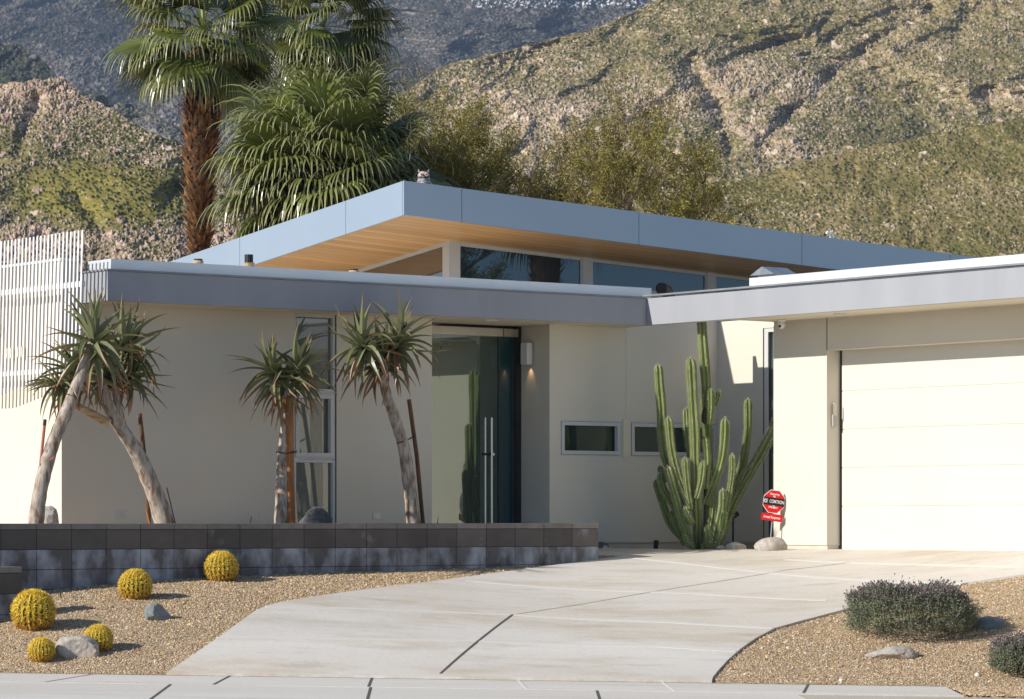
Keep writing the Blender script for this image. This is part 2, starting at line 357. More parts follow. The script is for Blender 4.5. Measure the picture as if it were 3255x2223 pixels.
for s in (s1, s2):
    o = rect_win(s[0], s[1], sz0, sz1, AWL + .003, .018, .07, ap=.065, pm=M['panesmall'])
    h = HB(); b0, b1 = s[0] + .022, s[1] - .022; t = .045
    h.hb(b0, b0 + t, AWL - .008, AWL + .055, sz0 + .022, sz1 - .022); h.hb(b1 - t, b1, AWL - .008, AWL + .055, sz0 + .022, sz1 - .022)
    h.hb(b0 + t, b1 - t, AWL - .0075, AWL + .055, sz1 - .022 - t, sz1 - .022); h.hb(b0 + t, b1 - t, AWL - .0075, AWL + .055, sz0 + .022, sz0 + .022 + t)
    h.build('sash', M['frame'], o)
# window beside the garage
h = HB(); h.hb(bW + .01, bW + .08, aTE, aTW - .012, zTW - .05, zTW - .001); h.hb(bW + .01, bW + .08, aTW - .085, aTW - .012, -.26, zTW - .051)
o = h.build('window', M['frame'], house)
h = HB(); h.add([(bW + .05, aTW - .085, -.26 + HZ), (bW + .05, aTE, -.26 + HZ), (bW + .05, aTE, zTW - .05 + HZ), (bW + .05, aTW - .085, zTW - .05 + HZ)], [(3, 2, 1, 0)])
h.build('pane', glass('green_glass', (.34, .62, .54), .12), o)
part('sealant', M['dark'], house, 0, (bW + .005, bW + .06, aTW - .0115, aTW - .001, -.26, zTW), (bW + .02, bW + .06, aTW - .098, aTW - .086, -.26, zTW - .052))
# entrance: header, glass leaf, sidelight, frame, pull handle
hz0, hz1 = on_a(1400, 1064, aG)[1], on_a(1400, 1038, aG)[1]
bH = on_a(1584, 1100, aG)[0]
door = part('entrance_door', M['alu'], house, .003, (bD0, bH - .006, aG - .11, aG + .06, hz0, hz1), (bH + .006, bD1 - .076, aG - .11, aG + .06, hz0, hz1), )
part('threshold', M['alu'], door, 0, (bD0, bD1, aG + .0, aG + .06, -.32, -.28))
part('side_frame', M['dark'], door, 0, (bD1 - .075, bD1 - .001, aJ, aG + .05, -.3, SOF - .001), (bD0, bD1 - .076, aG - .02, aG + .05, hz1 + .004, SOF - .001), (bH - .004, bH + .004, aG - .012, aG + .02, -.3, hz0), )
h = HB(); h.add([(b, aG - (.0 if b > bD0 else .1), z + HZ) for b, z in ((bD0 - .1, -.28), (bH - .002, -.28), (bH - .002, hz0 - .003), (bD0 - .1, hz0 - .003))], [(0, 1, 2, 3)]); h.build('glass_leaf', M['panedoor'], door)
h = HB(); h.add([(b, aG + .004, z + HZ) for b, z in ((bH + .002, -.28), (bD1 - .08, -.28), (bD1 - .08, hz0), (bH + .002, hz0))], [(0, 1, 2, 3)])
h.build('sidelight', glass('sidelight_glass', (.012, .055, .065), .08), door)
bh = on_a(1563, 1300, aG - .07)[0]; zh1 = on_a(1563, 1328, aG - .07)[1]
h = HB(); h.tube([(bh, aG - .07, -.24 + HZ), (bh, aG - .07, zh1 + HZ)], .0165, 12)
for z in (zh1 - .12, .15): h.tube([(bh, aG - .07, z + HZ), (bh, aG, z + HZ)], .009, 8)
h.build('pull_handle', M['steel'], door, smooth=False)
h = HB(); bh2 = bh - .055; h.tube([(bh2, aG - .015, -.24 + HZ), (bh2, aG - .015, zh1 + HZ)], .0145, 12); h.build('pull_handle', M['steel'], door)
zl = on_a(1560, 1444, aG - .07)[1]
h = HB(); h.tube([(bh - .09, aG - .03, zl + HZ), (bh + .03, aG - .03, zl + HZ)], .016, 10); h.hb(bh + .02, bh + .075, aG - .035, aG, zl - .02, zl + .02); h.build('lock', M['dark'], door)
h = HB(); h.tube([(bh + .045, aG - .05, zl + HZ), (bh + .045, aG - .03, zl + HZ)], .017, 12); h.build('lock_cylinder', M['steel'], door)
# garage door of five panels
zs = [-.35]; gp = MB(); n = 5; top = 2.16
for i in range(n):
    z0 = (-.355, .166, .617, 1.07, 1.52)[i]; z1 = (.166, .617, 1.07, 1.52, top)[i]
    gp.box(1.03 + .012, 1.08, -7.3, aP1 - .03, z0 + .005 + HZ, z1 - .005 + HZ)
gp.box(1.05, 1.075, -7.3, aP1 - .03, -.35 + HZ, top + HZ)
gd = gp.build('garage_door', M['gdoor'], house, bevel=.004)
part('side_seal', M['dark'], gd, 0, (1.03, 1.05, aP1 - .03, aP1 - .012, -.35, LZ))
part('side_trim', M['soffit'], gd, 0, (1.045, 1.07, aP1 - .012, aP1, -.35, LZ))
# recessed soffit lights
for b, a in ((on_a(1560, 1021, .33)[0], .33), (.42, -3.0)):
    h = HB(); h.lathe((b, a, SOF - .012 + HZ), [(.075, .012), (.08, 0), (.062, 0), (.055, .008)], 20); h.build('recessed_light', M['paint'], house)

# ------------------------------------------------------------------ fixtures fixed to the house
def on_house(name, b, a, z, label, cat, group=None): return empty(name, W(b, a, z), RZ, label, cat, group)
# box lamp beside the entrance (throws a warm pool down the wall)
aS, zS = on_b(1688, 1128, bD1)
ls = on_house('wall_lamp', bD1, aS, zS - .12, 'white box wall lamp casting a warm glow beside the glass entrance door', 'lamp')
MB().box(-.11, -.03, -.065, .065, 0, .26).build('lamp_body', M['paint'], ls, bevel=.004)
MB().box(-.03, -.001, -.035, .035, .06, .2).build('mount', M['frame'], ls, bevel=.002)
MB().box(-.10, -.04, -.05, .05, -.004, -.001).build('lens', mat('lamp_lens', (.9, .8, .6), rough=.4), ls)
sp = D.lights.new('lamp_light', 'SPOT'); sp.energy = .8; sp.color = (1, .62, .3); sp.spot_size = R(70); sp.spot_blend = .8; sp.shadow_soft_size = .02
sl = D.objects.new('lamp_light', sp); COL.objects.link(sl); sl.parent = ls; sl.location = (-.045, 0, -.012); sl.rotation_euler = (0, R(-14), 0)
# square lamps on the left wall
for i, (px, py) in enumerate(((45, 1123), (79, 1119), (3, 1046))):
    a, z = on_b(px, py, bWL)
    l = on_house('wall_lamp', bWL, a, z - .06, ('small square cream wall lamp behind the white slats, left one of the close pair', 'small square cream wall lamp behind the white slats, right one of the close pair', 'small square cream wall lamp cut off by the left edge, higher than the pair')[i], 'lamp', 'small square lamps on the slatted wall')
    MB().box(-.07, -.022, -.055, .055, 0, .115).build('lamp_body', M['soffit'], l, bevel=.003)
    MB().box(-.022, -.001, -.045, .045, .01, .105).build('mount', M['stucco'], l)
# louvred step lights low on the entrance wall
lab = ('louvred step light low on the wall below the leftmost leaning aloe pair', 'louvred step light low on the wall left of the post tied aloe', 'louvred step light low on the wall between tall window and entrance')
for i, (px, py) in enumerate(((386, 1636), (804, 1641), (1198, 1640))):
    b, z = on_a(px, py, AWL)
    v = on_house('step_light', b, AWL, z - .045, lab[i], 'step light', 'louvred step lights')
    mb = MB(); mb.box(-.065, .065, -.006, -.001, 0, .09); mb.build('cover_plate', M['frame'], v, bevel=.003)
    mb = MB()
    for k in range(3): mb.box(-.035, .035, -.0085, -.0065, .022 + k * .017, .030 + k * .017)
    mb.build('louvre', M['alu'], v)
# security camera under the garage soffit
a_, _ = on_b(2484, 1010, .6)
cm = on_house('security_camera', .6, a_, SOF - .1, 'small white dome security camera hanging under the garage soffit', 'camera')
MB().lathe((0, 0, 0), [(.02, .099), (.055, .099), (.055, .085), (.04, .075), (.03, .07)], 20).build('mount', M['paint'], cm, smooth=False)
MB().lathe((0, 0, 0), [(.001, -.008), (.022, -.004), (.036, .012), (.043, .035), (.04, .06), (.03, .072)], 20).build('camera_body', M['paint'], cm, smooth=True)
MB().tube([(-.03, -.01, .025), (-.046, -.018, .018)], .016, 14).build('lens', M['black'], cm)
# keypad in the garage reveal
zk = on_b(2641, 1320, .93)[1]
kp = on_house('garage_keypad', .93, aP1, zk - .14, 'narrow silver keypad with raised cover on the garage door reveal', 'keypad')
MB().box(-.03, .03, -.03, -.001, 0, .145).build('keypad_body', mat('keypad_grey', (.42, .4, .38), rough=.4), kp, bevel=.008)
MB().box(-.026, .026, -.042, -.0305, .13, .28).build('cover', M['alu'], kp, bevel=.01)

# ------------------------------------------------------------------ things on the roofs
def duct(px, py, b, a, r=.05, hh=.12, blk=False, label=''):
    z0 = 2.5
    t = on_house('vent_pipe', b, a, z0, label, 'vent pipe', 'vent pipes on the flat roof')
    zt = hh
    MB().lathe((0, 0, 0), [(.17, 0), (.16, .05), (.10, zt - .14), (.075, zt - .075), (.07, zt - .07)], 16).build('flashing', M['paint'], t, smooth=True)
    rr = random.Random(int(px)); mb = MB(); pr = []
    for k in range(7): pr.append((.062 + rr.uniform(-.008, .012), zt - .075 + k * .012))
    mb.lathe((0, 0, 0), pr, 11).build('foam_seal', mat('tan_foam', (.55, .42, .26), (.42, .31, .18), rough=.9, scale=30), t)
    MB().lathe((0, 0, 0), [(.05, zt - .02), (.05, zt + (.09 if blk else .015)), (.042, zt + (.09 if blk else .015)), (.042, zt - .01)], 16).build('pipe', M['black'], t)
for px, py, a, blk, lb in ((630, 838, .9, False, 'white coned vent pipe on the flat roof nearest the left end'), (791, 845, .9, True, 'white coned vent pipe topped by a tall black stub'), (1125, 870, .9, False, 'vent pipe barely showing over the parapet, nearest the upper windows')):
    b, z = on_a(px, py, a); duct(px, py, b, a, hh=(on_a(px, py - 10, a)[1] - 2.5), blk=blk, label=lb)
# triangular metal vent on the garage roof
a_, z_ = on_b(2461, 876, 1.2)
gv = on_house('roof_vent', 1.2, a_, 2.53, 'small gabled sheet metal vent on the garage roof behind the white parapet', 'roof vent')
z0 = z_ - 2.53; hgt = on_b(2461, 850, 1.2)[1] - z_
MB().box(-.12, .12, -.16, .16, 0, z0).build('curb', M['paint'], gv)
mb = MB(); mb.add([(-.2, -.22, z0), (-.2, .22, z0), (-.2, .0, z0 + hgt), (.2, -.22, z0), (.2, .22, z0), (.2, .0, z0 + hgt)], [(0, 2, 1), (3, 4, 5), (0, 3, 5, 2), (1, 2, 5, 4), (0, 1, 4, 3)])
mb.build('hood', mat('galvanised', (.45, .5, .55), (.3, .36, .42), rough=.35, scale=9, metal=.6), gv)
# curved duct in front of the windows
b_, z_ = on_a(2103, 920, 1.2)
dv = on_house('roof_duct', b_, 1.2, 2.48, 'dark round roof duct with an open mouth in front of the upper windows', 'duct')
z0 = z_ - 2.48 - .05
mb = MB(); mb.tube([(.12, 0, 0), (.12, 0, z0 - .03), (.09, 0, z0 + .03), (.03, 0, z0 + .055), (-.04, -.04, z0 + .055)], .075, 16, caps=False); mb.build('duct', mat('duct_metal', (.12, .1, .09), (.2, .16, .13), rough=.5, scale=8, metal=.4), dv, smooth=True)
MB().tube([(-.02, -.03, z0 + .055), (-.03, -.035, z0 + .055)], .068, 16).build('opening', M['black'], dv)
# bent white pipes on the upper roof
pb, pa = on_a(2640, 742, 1.6)[0], 1.6
pz = rz(pb, pa) + .34
pp = on_house('bent_pipe', pb, pa, pz, 'pair of white bent pipe ends standing on the upper roof', 'pipe')
hh = on_a(2640, 737, 1.6)[1] - pz
for dx in (0, .055):
    MB().tube([(dx, 0, 0), (dx, 0, hh - .06), (dx - .015, 0, hh - .02), (dx - .05, 0, hh - .005), (dx - .075, 0, hh - .03)], .016, 10).build('pipe', M['paint'], pp, smooth=True)
# owl decoy
ob_, oa_ = -2.37, 1.28
oz = rz(ob_, oa_) + .34
u_, w_ = uw(1347, 538)
owl = on_house('owl_decoy', ob_, oa_, oz, 'grey plastic horned owl decoy with orange eyes near the roof corner', 'owl decoy'); owl.rotation_euler = (0, 0, 0)
print('owl px', CX + F * owl.location.x / owl.location.y)
oy = owl.location.y; owl.location.x = u_ * oy
hO = w_ * oy + E - owl.location.z
om = mat('owl_plumage', (.42, .40, .42), (.12, .11, .12), rough=.7, scale=26, stretch=(1, 1, 1.6), lo=.42, hi=.58)
prof = [(.05, 0), (.085, .06), (.092, hO * .45), (.072, hO * .62), (.068, hO * .68), (.074, hO * .78), (.062, hO * .88), (.03, hO * .92), (.002, hO * .925)]
MB().lathe((0, 0, 0), prof, 20).build('body', om, owl, smooth=True)
for s in (-1, 1):
    mb = MB(); mb.tube([(s * .042, -.01, hO * .84), (s * .058, -.012, hO * .93), (s * .066, -.01, hO)], [.017, .012, .001], 8); mb.build('ear_tuft', om, owl, smooth=True)
    mb = MB(); mb.tube([(s * .031, -.052, hO * .785), (s * .034, -.073, hO * .785)], [.027, .019], 14); mb.build('face_disc', mat('owl_white', (.75, .7, .62), rough=.8), owl)
    mb = MB(); mb.tube([(s * .030, -.068, hO * .79), (s * .032, -.078, hO * .79)], [.016, .013], 12); mb.build('eye', mat('owl_orange', (.75, .28, .02), rough=.3), owl)
    mb = MB(); mb.tube([(s * .030, -.076, hO * .79), (s * .032, -.0805, hO * .79)], .006, 10); mb.build('pupil', M['black'], owl)
MB().tube([(0, -.07, hO * .77), (0, -.088, hO * .745), (0, -.082, hO * .72)], [.011, .008, .001], 8).build('beak', M['dark'], owl)
mb = MB(); mb.tube([(-.06, -.035, hO * .70), (-.03, -.062, hO * .675), (0, -.07, hO * .665), (.03, -.062, hO * .675), (.06, -.035, hO * .70)], .008, 8); mb.build('throat_band', M['dark'], owl)

# ------------------------------------------------------------------ white slat screen on the left wall
bS = bWL - .22
scr = on_house('slat_screen', bS, 0, -.3, 'tall white vertical slat screen standing off the sunlit left wall', 'screen')
aR_, zT = on_b(267, 731, bS)
mb = MB(); lean = -.055; zb0 = .3
k = 0; a = aR_ + .015
zt = zT + .3
while k < 40:
    zb = 1.37 + .16 * max(0, (on_b(0, 1200, bS)[0] - a)) + .3
    zb = min(zb, 2.0)
    for_ = [(-.003, a, zb), (.004, a, zb), (.004, a + .03, zb), (-.003, a + .03, zb)]
    mb.hexa([(x, y - lean * (zt - z), z) for x, y, z in for_] + [(x, y, zt) for x, y, z in for_])
    a += .082; k += 1
mb.build('slat_panel', M['paint'], scr, bevel=0)
zr = on_b(261, 902, bS)[1] + .3
MB().box(.009, .05, aR_ + .06, aR_ + 3.4, zr - .03, zr + .03).build('rail', M['paint'], scr, bevel=.002)
zr2 = on_b(60, 1170, bS)[1] + .3
MB().box(.009, .05, aR_ + .6, aR_ + 3.4, zr2 - .08, zr2 - .03).build('rail', M['paint'], scr, bevel=.002)
for aa in (1.2, 2.2, 3.2):
    MB().box(.051, .219, aR_ + aa, aR_ + aa + .04, zr - .02, zr + .02).build('bracket', M['paint'], scr)
# ================================================================== GROUND
grav_m = D.materials.new('gravel'); grav_m.use_nodes = True
nt = grav_m.node_tree; p = nt.nodes['Principled BSDF']
v = tex(nt, 'voronoi', 62); v2 = tex(nt, 'noise', 1.3)
sep = nt.nodes.new('ShaderNodeSeparateColor'); nt.links.new(v.outputs['Color'], sep.inputs[0])
c = mix_rgb(nt, sep.outputs[0], (.32, .22, .12), (.66, .50, .32)); c = mix_rgb(nt, ramp(nt, sep.outputs[1], .85, .87), c, (.55, .47, .37))
c = mix_rgb(nt, ramp(nt, v2.outputs[0], .4, .7), c, mix_rgb(nt, .25, c, (.2, .13, .07))); nt.links.new(c, p.inputs['Base Color'])
p.inputs['Roughness'].default_value = .85; p.inputs['Specular IOR Level'].default_value = .2
bm_ = nt.nodes.new('ShaderNodeBump'); bm_.inputs['Strength'].default_value = 1; bm_.inputs['Distance'].default_value = .012; bm_.invert = True
nt.links.new(v.outputs['Distance'], bm_.inputs['Height']); nt.links.new(bm_.outputs[0], p.inputs['Normal'])

def conc(name, c1, c2, c3, st=(1, 1, 1)):
    m = mat(name, c1, c2, rough=.8, scale=1.1, lo=.35, hi=.65, stretch=st, detail=7, bump=.18, bscale=110, bdist=.003, c3=c3, s3=.55, lo3=.42, hi3=.68, st3=st, spec=.25)
    nt = m.node_tree; p = nt.nodes['Principled BSDF']; n = tex(nt, 'noise', 24, detail=5, stretch=(1, 3, 1))
    src = p.inputs['Base Color'].links[0].from_socket
    mm = nt.nodes.new('ShaderNodeMix'); mm.data_type = 'RGBA'; mm.blend_type = 'MULTIPLY'; mm.inputs[0].default_value = 1
    nt.links.new(src, mm.inputs[6]); nt.links.new(mix_rgb(nt, ramp(nt, n.outputs[0], .3, .7), (.88, .88, .88), (1.06, 1.06, 1.06)), mm.inputs[7]); nt.links.new(mm.outputs[2], p.inputs['Base Color'])
    return m
def stain(m, c, s, lo, hi, st, amt):
    nt = m.node_tree; p = nt.nodes['Principled BSDF']; src = p.inputs['Base Color'].links[0].from_socket
    n = tex(nt, 'noise', s, detail=7, stretch=st, rough=.65); mm = nt.nodes.new('ShaderNodeMix'); mm.data_type = 'RGBA'; mm.blend_type = 'MULTIPLY'
    mu = nt.nodes.new('ShaderNodeMath'); mu.operation = 'MULTIPLY'; mu.inputs[1].default_value = amt; mu.use_clamp = True; nt.links.new(ramp(nt, n.outputs[0], lo, hi), mu.inputs[0])
    nt.links.new(mu.outputs[0], mm.inputs[0]); nt.links.new(src, mm.inputs[6]); mm.inputs[7].default_value = (*c, 1); nt.links.new(mm.outputs[2], p.inputs['Base Color'])
conc_d = conc('driveway_concrete', (.69, .65, .58), (.78, .745, .675), (.63, .56, .465), (.35, 1.1, 1))
conc_s = conc('sidewalk_concrete', (.74, .695, .615), (.785, .745, .67), (.69, .64, .555), (.5, 1.2, 1))
stain(conc_d, (.80, .73, .62), 1.3, .48, .68, (.55, 1.3, 1), .75); stain(conc_d, (.74, .73, .72), 3.0, .56, .74, (.45, 1.6, 1), .7); stain(conc_d, (.45, .42, .4), 9, .74, .80, (1, 1, 1), .6)
stain(conc_s, (.80, .78, .74), 2.2, .52, .70, (.3, 1.6, 1), .6)
asph = mat('asphalt', (.05, .05, .052), (.065, .065, .065), rough=.9, scale=30)

# terrain sheet: fine near the house, coarse out to the hills
xs = np.unique(np.concatenate([np.linspace(-1500, -60, 14), np.linspace(-60, -9, 16), np.linspace(-9, 11, 201), np.linspace(11, 60, 16), np.linspace(60, 1500, 14)]))
ys = np.unique(np.concatenate([np.linspace(-1500, -20, 8), np.linspace(-20, 28, 20), np.linspace(28, 42, 141), np.linspace(42, 80, 12), np.linspace(80, 1500, 14)]))
XX, YY = np.meshgrid(xs, ys); ZZ = E + gz(XX, YY)
ZZ = np.where(YY < 30.5, ZZ - .16, ZZ)
V = np.stack([XX, YY, ZZ], -1).reshape(-1, 3); nx, ny = len(xs), len(ys)
ii = (np.arange(ny - 1)[:, None] * nx + np.arange(nx - 1)[None]).ravel()
g = npmesh('ground', V, np.stack([ii, ii + 1, ii + nx + 1, ii + nx], 1), grav_m, smooth=True); tag(g, kind='structure')

def sheet(name, poly, m, dz, thick=.12, cell=.35, kind='structure', parent=None, zf=None):
    bm = bmesh.new(); vs = [bm.verts.new((x, y, 0)) for x, y in poly]; bm.faces.new(vs)
    x0, x1 = min(p[0] for p in poly), max(p[0] for p in poly); y0, y1 = min(p[1] for p in poly), max(p[1] for p in poly)
    if cell:
        for lo, hi, ax in ((x0, x1, 0), (y0, y1, 1)):
            q = lo + cell
            while q < hi:
                cop = [0, 0, 0]; no = [0, 0, 0]; cop[ax] = q; no[ax] = 1
                bmesh.ops.bisect_plane(bm, geom=bm.verts[:] + bm.edges[:] + bm.faces[:], plane_co=cop, plane_no=no); q += cell
    zf = zf or (lambda x, y: float(gz(x, y)))
    for v in bm.verts: v.co.z = E + zf(v.co.x, v.co.y) + dz
    r = bmesh.ops.extrude_face_region(bm, geom=bm.faces[:])
    up = [e for e in r['geom'] if isinstance(e, bmesh.types.BMVert)]
    for v in up: v.co.z -= thick
    bmesh.ops.recalc_face_normals(bm, faces=bm.faces[:])
    me = D.meshes.new(name); bm.to_mesh(me); bm.free(); me.materials.append(m)
    o = D.objects.new(name, me); COL.objects.link(o)
    if kind: o['kind'] = kind
    if parent: o.parent = parent
    return o
left_edge = [(478, 2175), (530, 2149), (620, 2085), (700, 2030), (765, 1982), (805, 1952), (845, 1933), (895, 1920), (1000, 1903), (1160, 1880), (1336, 1859), (1500, 1838), (1676, 1813), (1800, 1797), (1903, 1784), (1976, 1774)]
right_edge = [(2240, 2185), (2266, 2159), (2288, 2132), (2311, 2107), (2354, 2069), (2401, 2036), (2463, 2003), (2557, 1977), (2676, 1946), (2870, 1900), (3078, 1858), (3255, 1832), (3420, 1815)]
LE = [gnd(*q) for q in left_edge]; RE = [gnd(*q) for q in right_edge]
LE[0] = Vector((LE[1].x - .02, 30.59, 0)); LE = [LE[0]] + [q for q in LE[1:] if q.y > 30.62]
RE[0] = Vector((RE[1].x - .02, 30.59, 0)); RE = [RE[0]] + [q for q in RE[1:] if q.y > 30.62]
wend = W(-1.84, -1.37, 0)
poly = [(q.x, q.y) for q in RE] + [tuple(W(1.2, -9, 0).xy), tuple(W(1.2, -1.40, 0).xy), tuple(W(.35, -1.40, 0).xy), tuple(W(-.25, -.9, 0).xy), tuple(W(-.35, -.3, 0).xy), tuple(W(-.3, .3, 0).xy), tuple(W(-.2, .75, 0).xy), tuple(W(-1.55, .75, 0).xy), tuple(W(-1.70, -.6, 0).xy)]
le = [(q.x, q.y) for q in LE[::-1]]
drive = sheet('driveway', poly + le, conc_d, .022)
# score lines and the open joint
def ribbon(par, pts, wd, m, dz, name='control_joint', zf=None):
    mb = MB(); L = []
    for (p0, p1) in zip(pts[:-1], pts[1:]):
        n = max(2, int((p1 - p0).length / .3))
        for i in range(n): L.append(p0.lerp(p1, i / n))
    L.append(pts[-1]); o = 0
    for i, q in enumerate(L):
        t = (L[min(i + 1, len(L) - 1)] - L[max(i - 1, 0)]).normalized(); s = Vector((-t.y, t.x, 0)) * wd / 2
        for e in (q - s, q + s): mb.v.append((e.x, e.y, E + (zf(e.x, e.y) if zf else float(gz(e.x, e.y))) + dz))
    m0 = len(mb.v); mb.v += [(x, y, z - .012) for x, y, z in mb.v]
    for i in range(len(L) - 1):
        a, b, c, d = 2 * i, 2 * i + 1, 2 * i + 3, 2 * i + 2; mb.f += [(a, b, c, d), (a, d, d + m0, a + m0), (b, b + m0, c + m0, c)]
    e = 2 * len(L) - 2; mb.f += [(0, m0, m0 + 1, 1), (e, e + 1, e + 1 + m0, e + m0)]
    return mb.build(name, m, par)
jd = mat('joint_dark', (.10, .09, .08), rough=.9); jl = mat('joint_light', (.70, .665, .60), rough=.8); jm = mat('joint_mid', (.34, .30, .25), rough=.9)
G = lambda *q: [gnd(x, y) for x, y in q]
ribbon(drive, G((1400, 2150), (1630, 1961)), .026, jd, .025)
ribbon(drive, G((1640, 1960), (2075, 1888), (2505, 1818), (2700, 1795)), .012, jm, .025)
for q in (((845, 1937), (1100, 1941), (1380, 1951), (1640, 1962), (2100, 1984), (2455, 2004)), ((700, 2032), (1000, 2036), (1500, 2045), (2090, 2062), (2340, 2078)),
          ((1480, 1852), (2200, 1893), (2628, 1915)), ((1976, 1776), (2300, 1812), (2700, 1848), (3060, 1862)), ((2500, 1785), (3255, 1808))):
    ribbon(drive, G(*q), .085, jl, .0245)
# kerb walk, gutter slab and street
zk_ = lambda x, y: float(-1.40 - .0145 * (min(max(x, -9), 9) + 4.72))
def atz(px, py, dz=0):
    u, w = uw(px, py); Y = 30
    for _ in range(20): Y = (zk_(u * Y, Y) + dz) / w
    return Vector((u * Y, Y, 0))
xe = gnd(3000, 2178).x
Yb = atz(1400, 2187).y
walk = sheet('sidewalk', [(-12, Yb), (xe - .05, Yb), (xe, 30.6), (-12, 30.6)], conc_s, .0, cell=1.0, zf=zk_)
for (x0, y0, x1, y1), m in (((121, 2176, 293, 2146), jm), ((665, 2184, 724, 2153), jd), ((1169, 2186, 1183, 2155), jd), ((1675, 2186, 1648, 2158), jl), ((2146, 2196, 2100, 2163), jl), ((2555, 2204, 2559, 2170), jd)):
    p0, p1 = atz(x0, y0), atz(x1, y1); p0.y = Yb + .01; p1.y = 30.58; ribbon(walk, [p0, p1], .024, m, .0025, zf=zk_)
xg = atz(2519, 2202).x
gut = sheet('gutter', [(-12, 26), (xg + .1, 26), (xg, Yb - .004), (-12, Yb - .004)], conc_s, -.004, cell=1.0, zf=zk_)
for (x0, y0, x1, y1), m in (((440, 2250, 523, 2184), jd), ((1160, 2250, 1173, 2190), jd), ((1915, 2250, 1896, 2192), jd)):
    p0, p1 = atz(x0, y0), atz(x1, y1); p1.y = Yb - .01; ribbon(gut, [p0, p1], .024, m, -.0015, zf=zk_)
lane = sheet('tan_pavement', [(xg + .13, 26), (14, 26), (14, Yb - .02), (xg + .03, Yb - .02)], conc('tan_concrete', (.56, .49, .40), (.62, .55, .46), (.5, .42, .33)), -.014, cell=1.0, zf=zk_)
sheet('street', [(-400, -3), (400, -3), (400, 25.99), (-400, 25.99)], asph, -.02, cell=0, zf=lambda x, y: -1.5)

# ---------------------------------------------------------------- loose gravel (one object)
rng = np.random.default_rng(5)
def inpoly(P, poly):
    x, y = P[:, 0], P[:, 1]; c = np.zeros(len(P), bool); n = len(poly); j = n - 1
    for i in range(n):
        xi, yi = poly[i]; xj, yj = poly[j]
        t = ((yi > y) != (yj > y)) & (x < (xj - xi) * (y - yi) / (yj - yi + 1e-12) + xi); c ^= t; j = i
    return c
full = poly + le
n = 165000
P = np.stack([rng.uniform(-5.9, 6.1, n), 30.62 + rng.random(n) ** 1.0 * 10.2], 1)
rel = P - np.array([C0.x, C0.y]); pb_ = rel @ np.array([BX.x, BX.y]); pa_ = rel @ np.array([AX.x, AX.y])
P = P[~inpoly(P, full) & (((pa_ < -1.36) & (pb_ < .6)) | ((pa_ < .6) & (pa_ > -1.3) & (pb_ > -.4) & (pb_ < 1.6))) & (np.abs(P[:, 0] / P[:, 1]) < .158)]
extra = np.stack([rng.uniform(xe + .02, xe + 1.5, 6000), rng.uniform(Yb + .02, 30.6, 6000)], 1); P = np.concatenate([P, extra])
n = len(P); r = rng.uniform(.007, .0145, n); r = np.where(rng.random(n) < .006, rng.uniform(.016, .03, n), r); z = E + gz(P[:, 0], P[:, 1]) + rng.uniform(-.002, .005, n)
ang = rng.uniform(0, 6.28, n); V = np.zeros((n, 5, 3)); el = rng.uniform(.7, 1.5, n)
for k in range(4):
    a = ang + k * math.pi / 2 + rng.uniform(-.3, .3, n); rr = r * np.where(k % 2 == 0, el, 1 / el)
    V[:, k, 0] = P[:, 0] + rr * np.cos(a); V[:, k, 1] = P[:, 1] + rr * np.sin(a); V[:, k, 2] = z - .003
V[:, 4, 0] = P[:, 0] + rng.uniform(-.3, .3, n) * r; V[:, 4, 1] = P[:, 1] + rng.uniform(-.3, .3, n) * r; V[:, 4, 2] = z + r * rng.uniform(.5, 1.0, n)
idx = np.arange(n)[:, None] * 5; Ft = np.concatenate([idx + np.array([[k, (k + 1) % 4, 4]]) for k in range(4)], 0)
pal = np.array([(.40, .26, .13), (.50, .35, .19), (.58, .44, .27), (.30, .19, .10), (.46, .32, .20), (.62, .53, .41), (.22, .15, .09), (.52, .38, .22)])
cc = np.array([1.22, 1.22, 1.2]) * pal[rng.integers(0, len(pal), n)] * rng.uniform(.85, 1.15, (n, 1)); cc = np.repeat(cc, 5, 0)
gr = npmesh('gravel', V.reshape(-1, 3), Ft, mat('pebble', (1, 1, 1), attr='Col', rough=.8, spec=.25), colors=cc)
tag(gr, 'loose tan gravel covering the beds beside the driveway', 'gravel', kind='stuff')

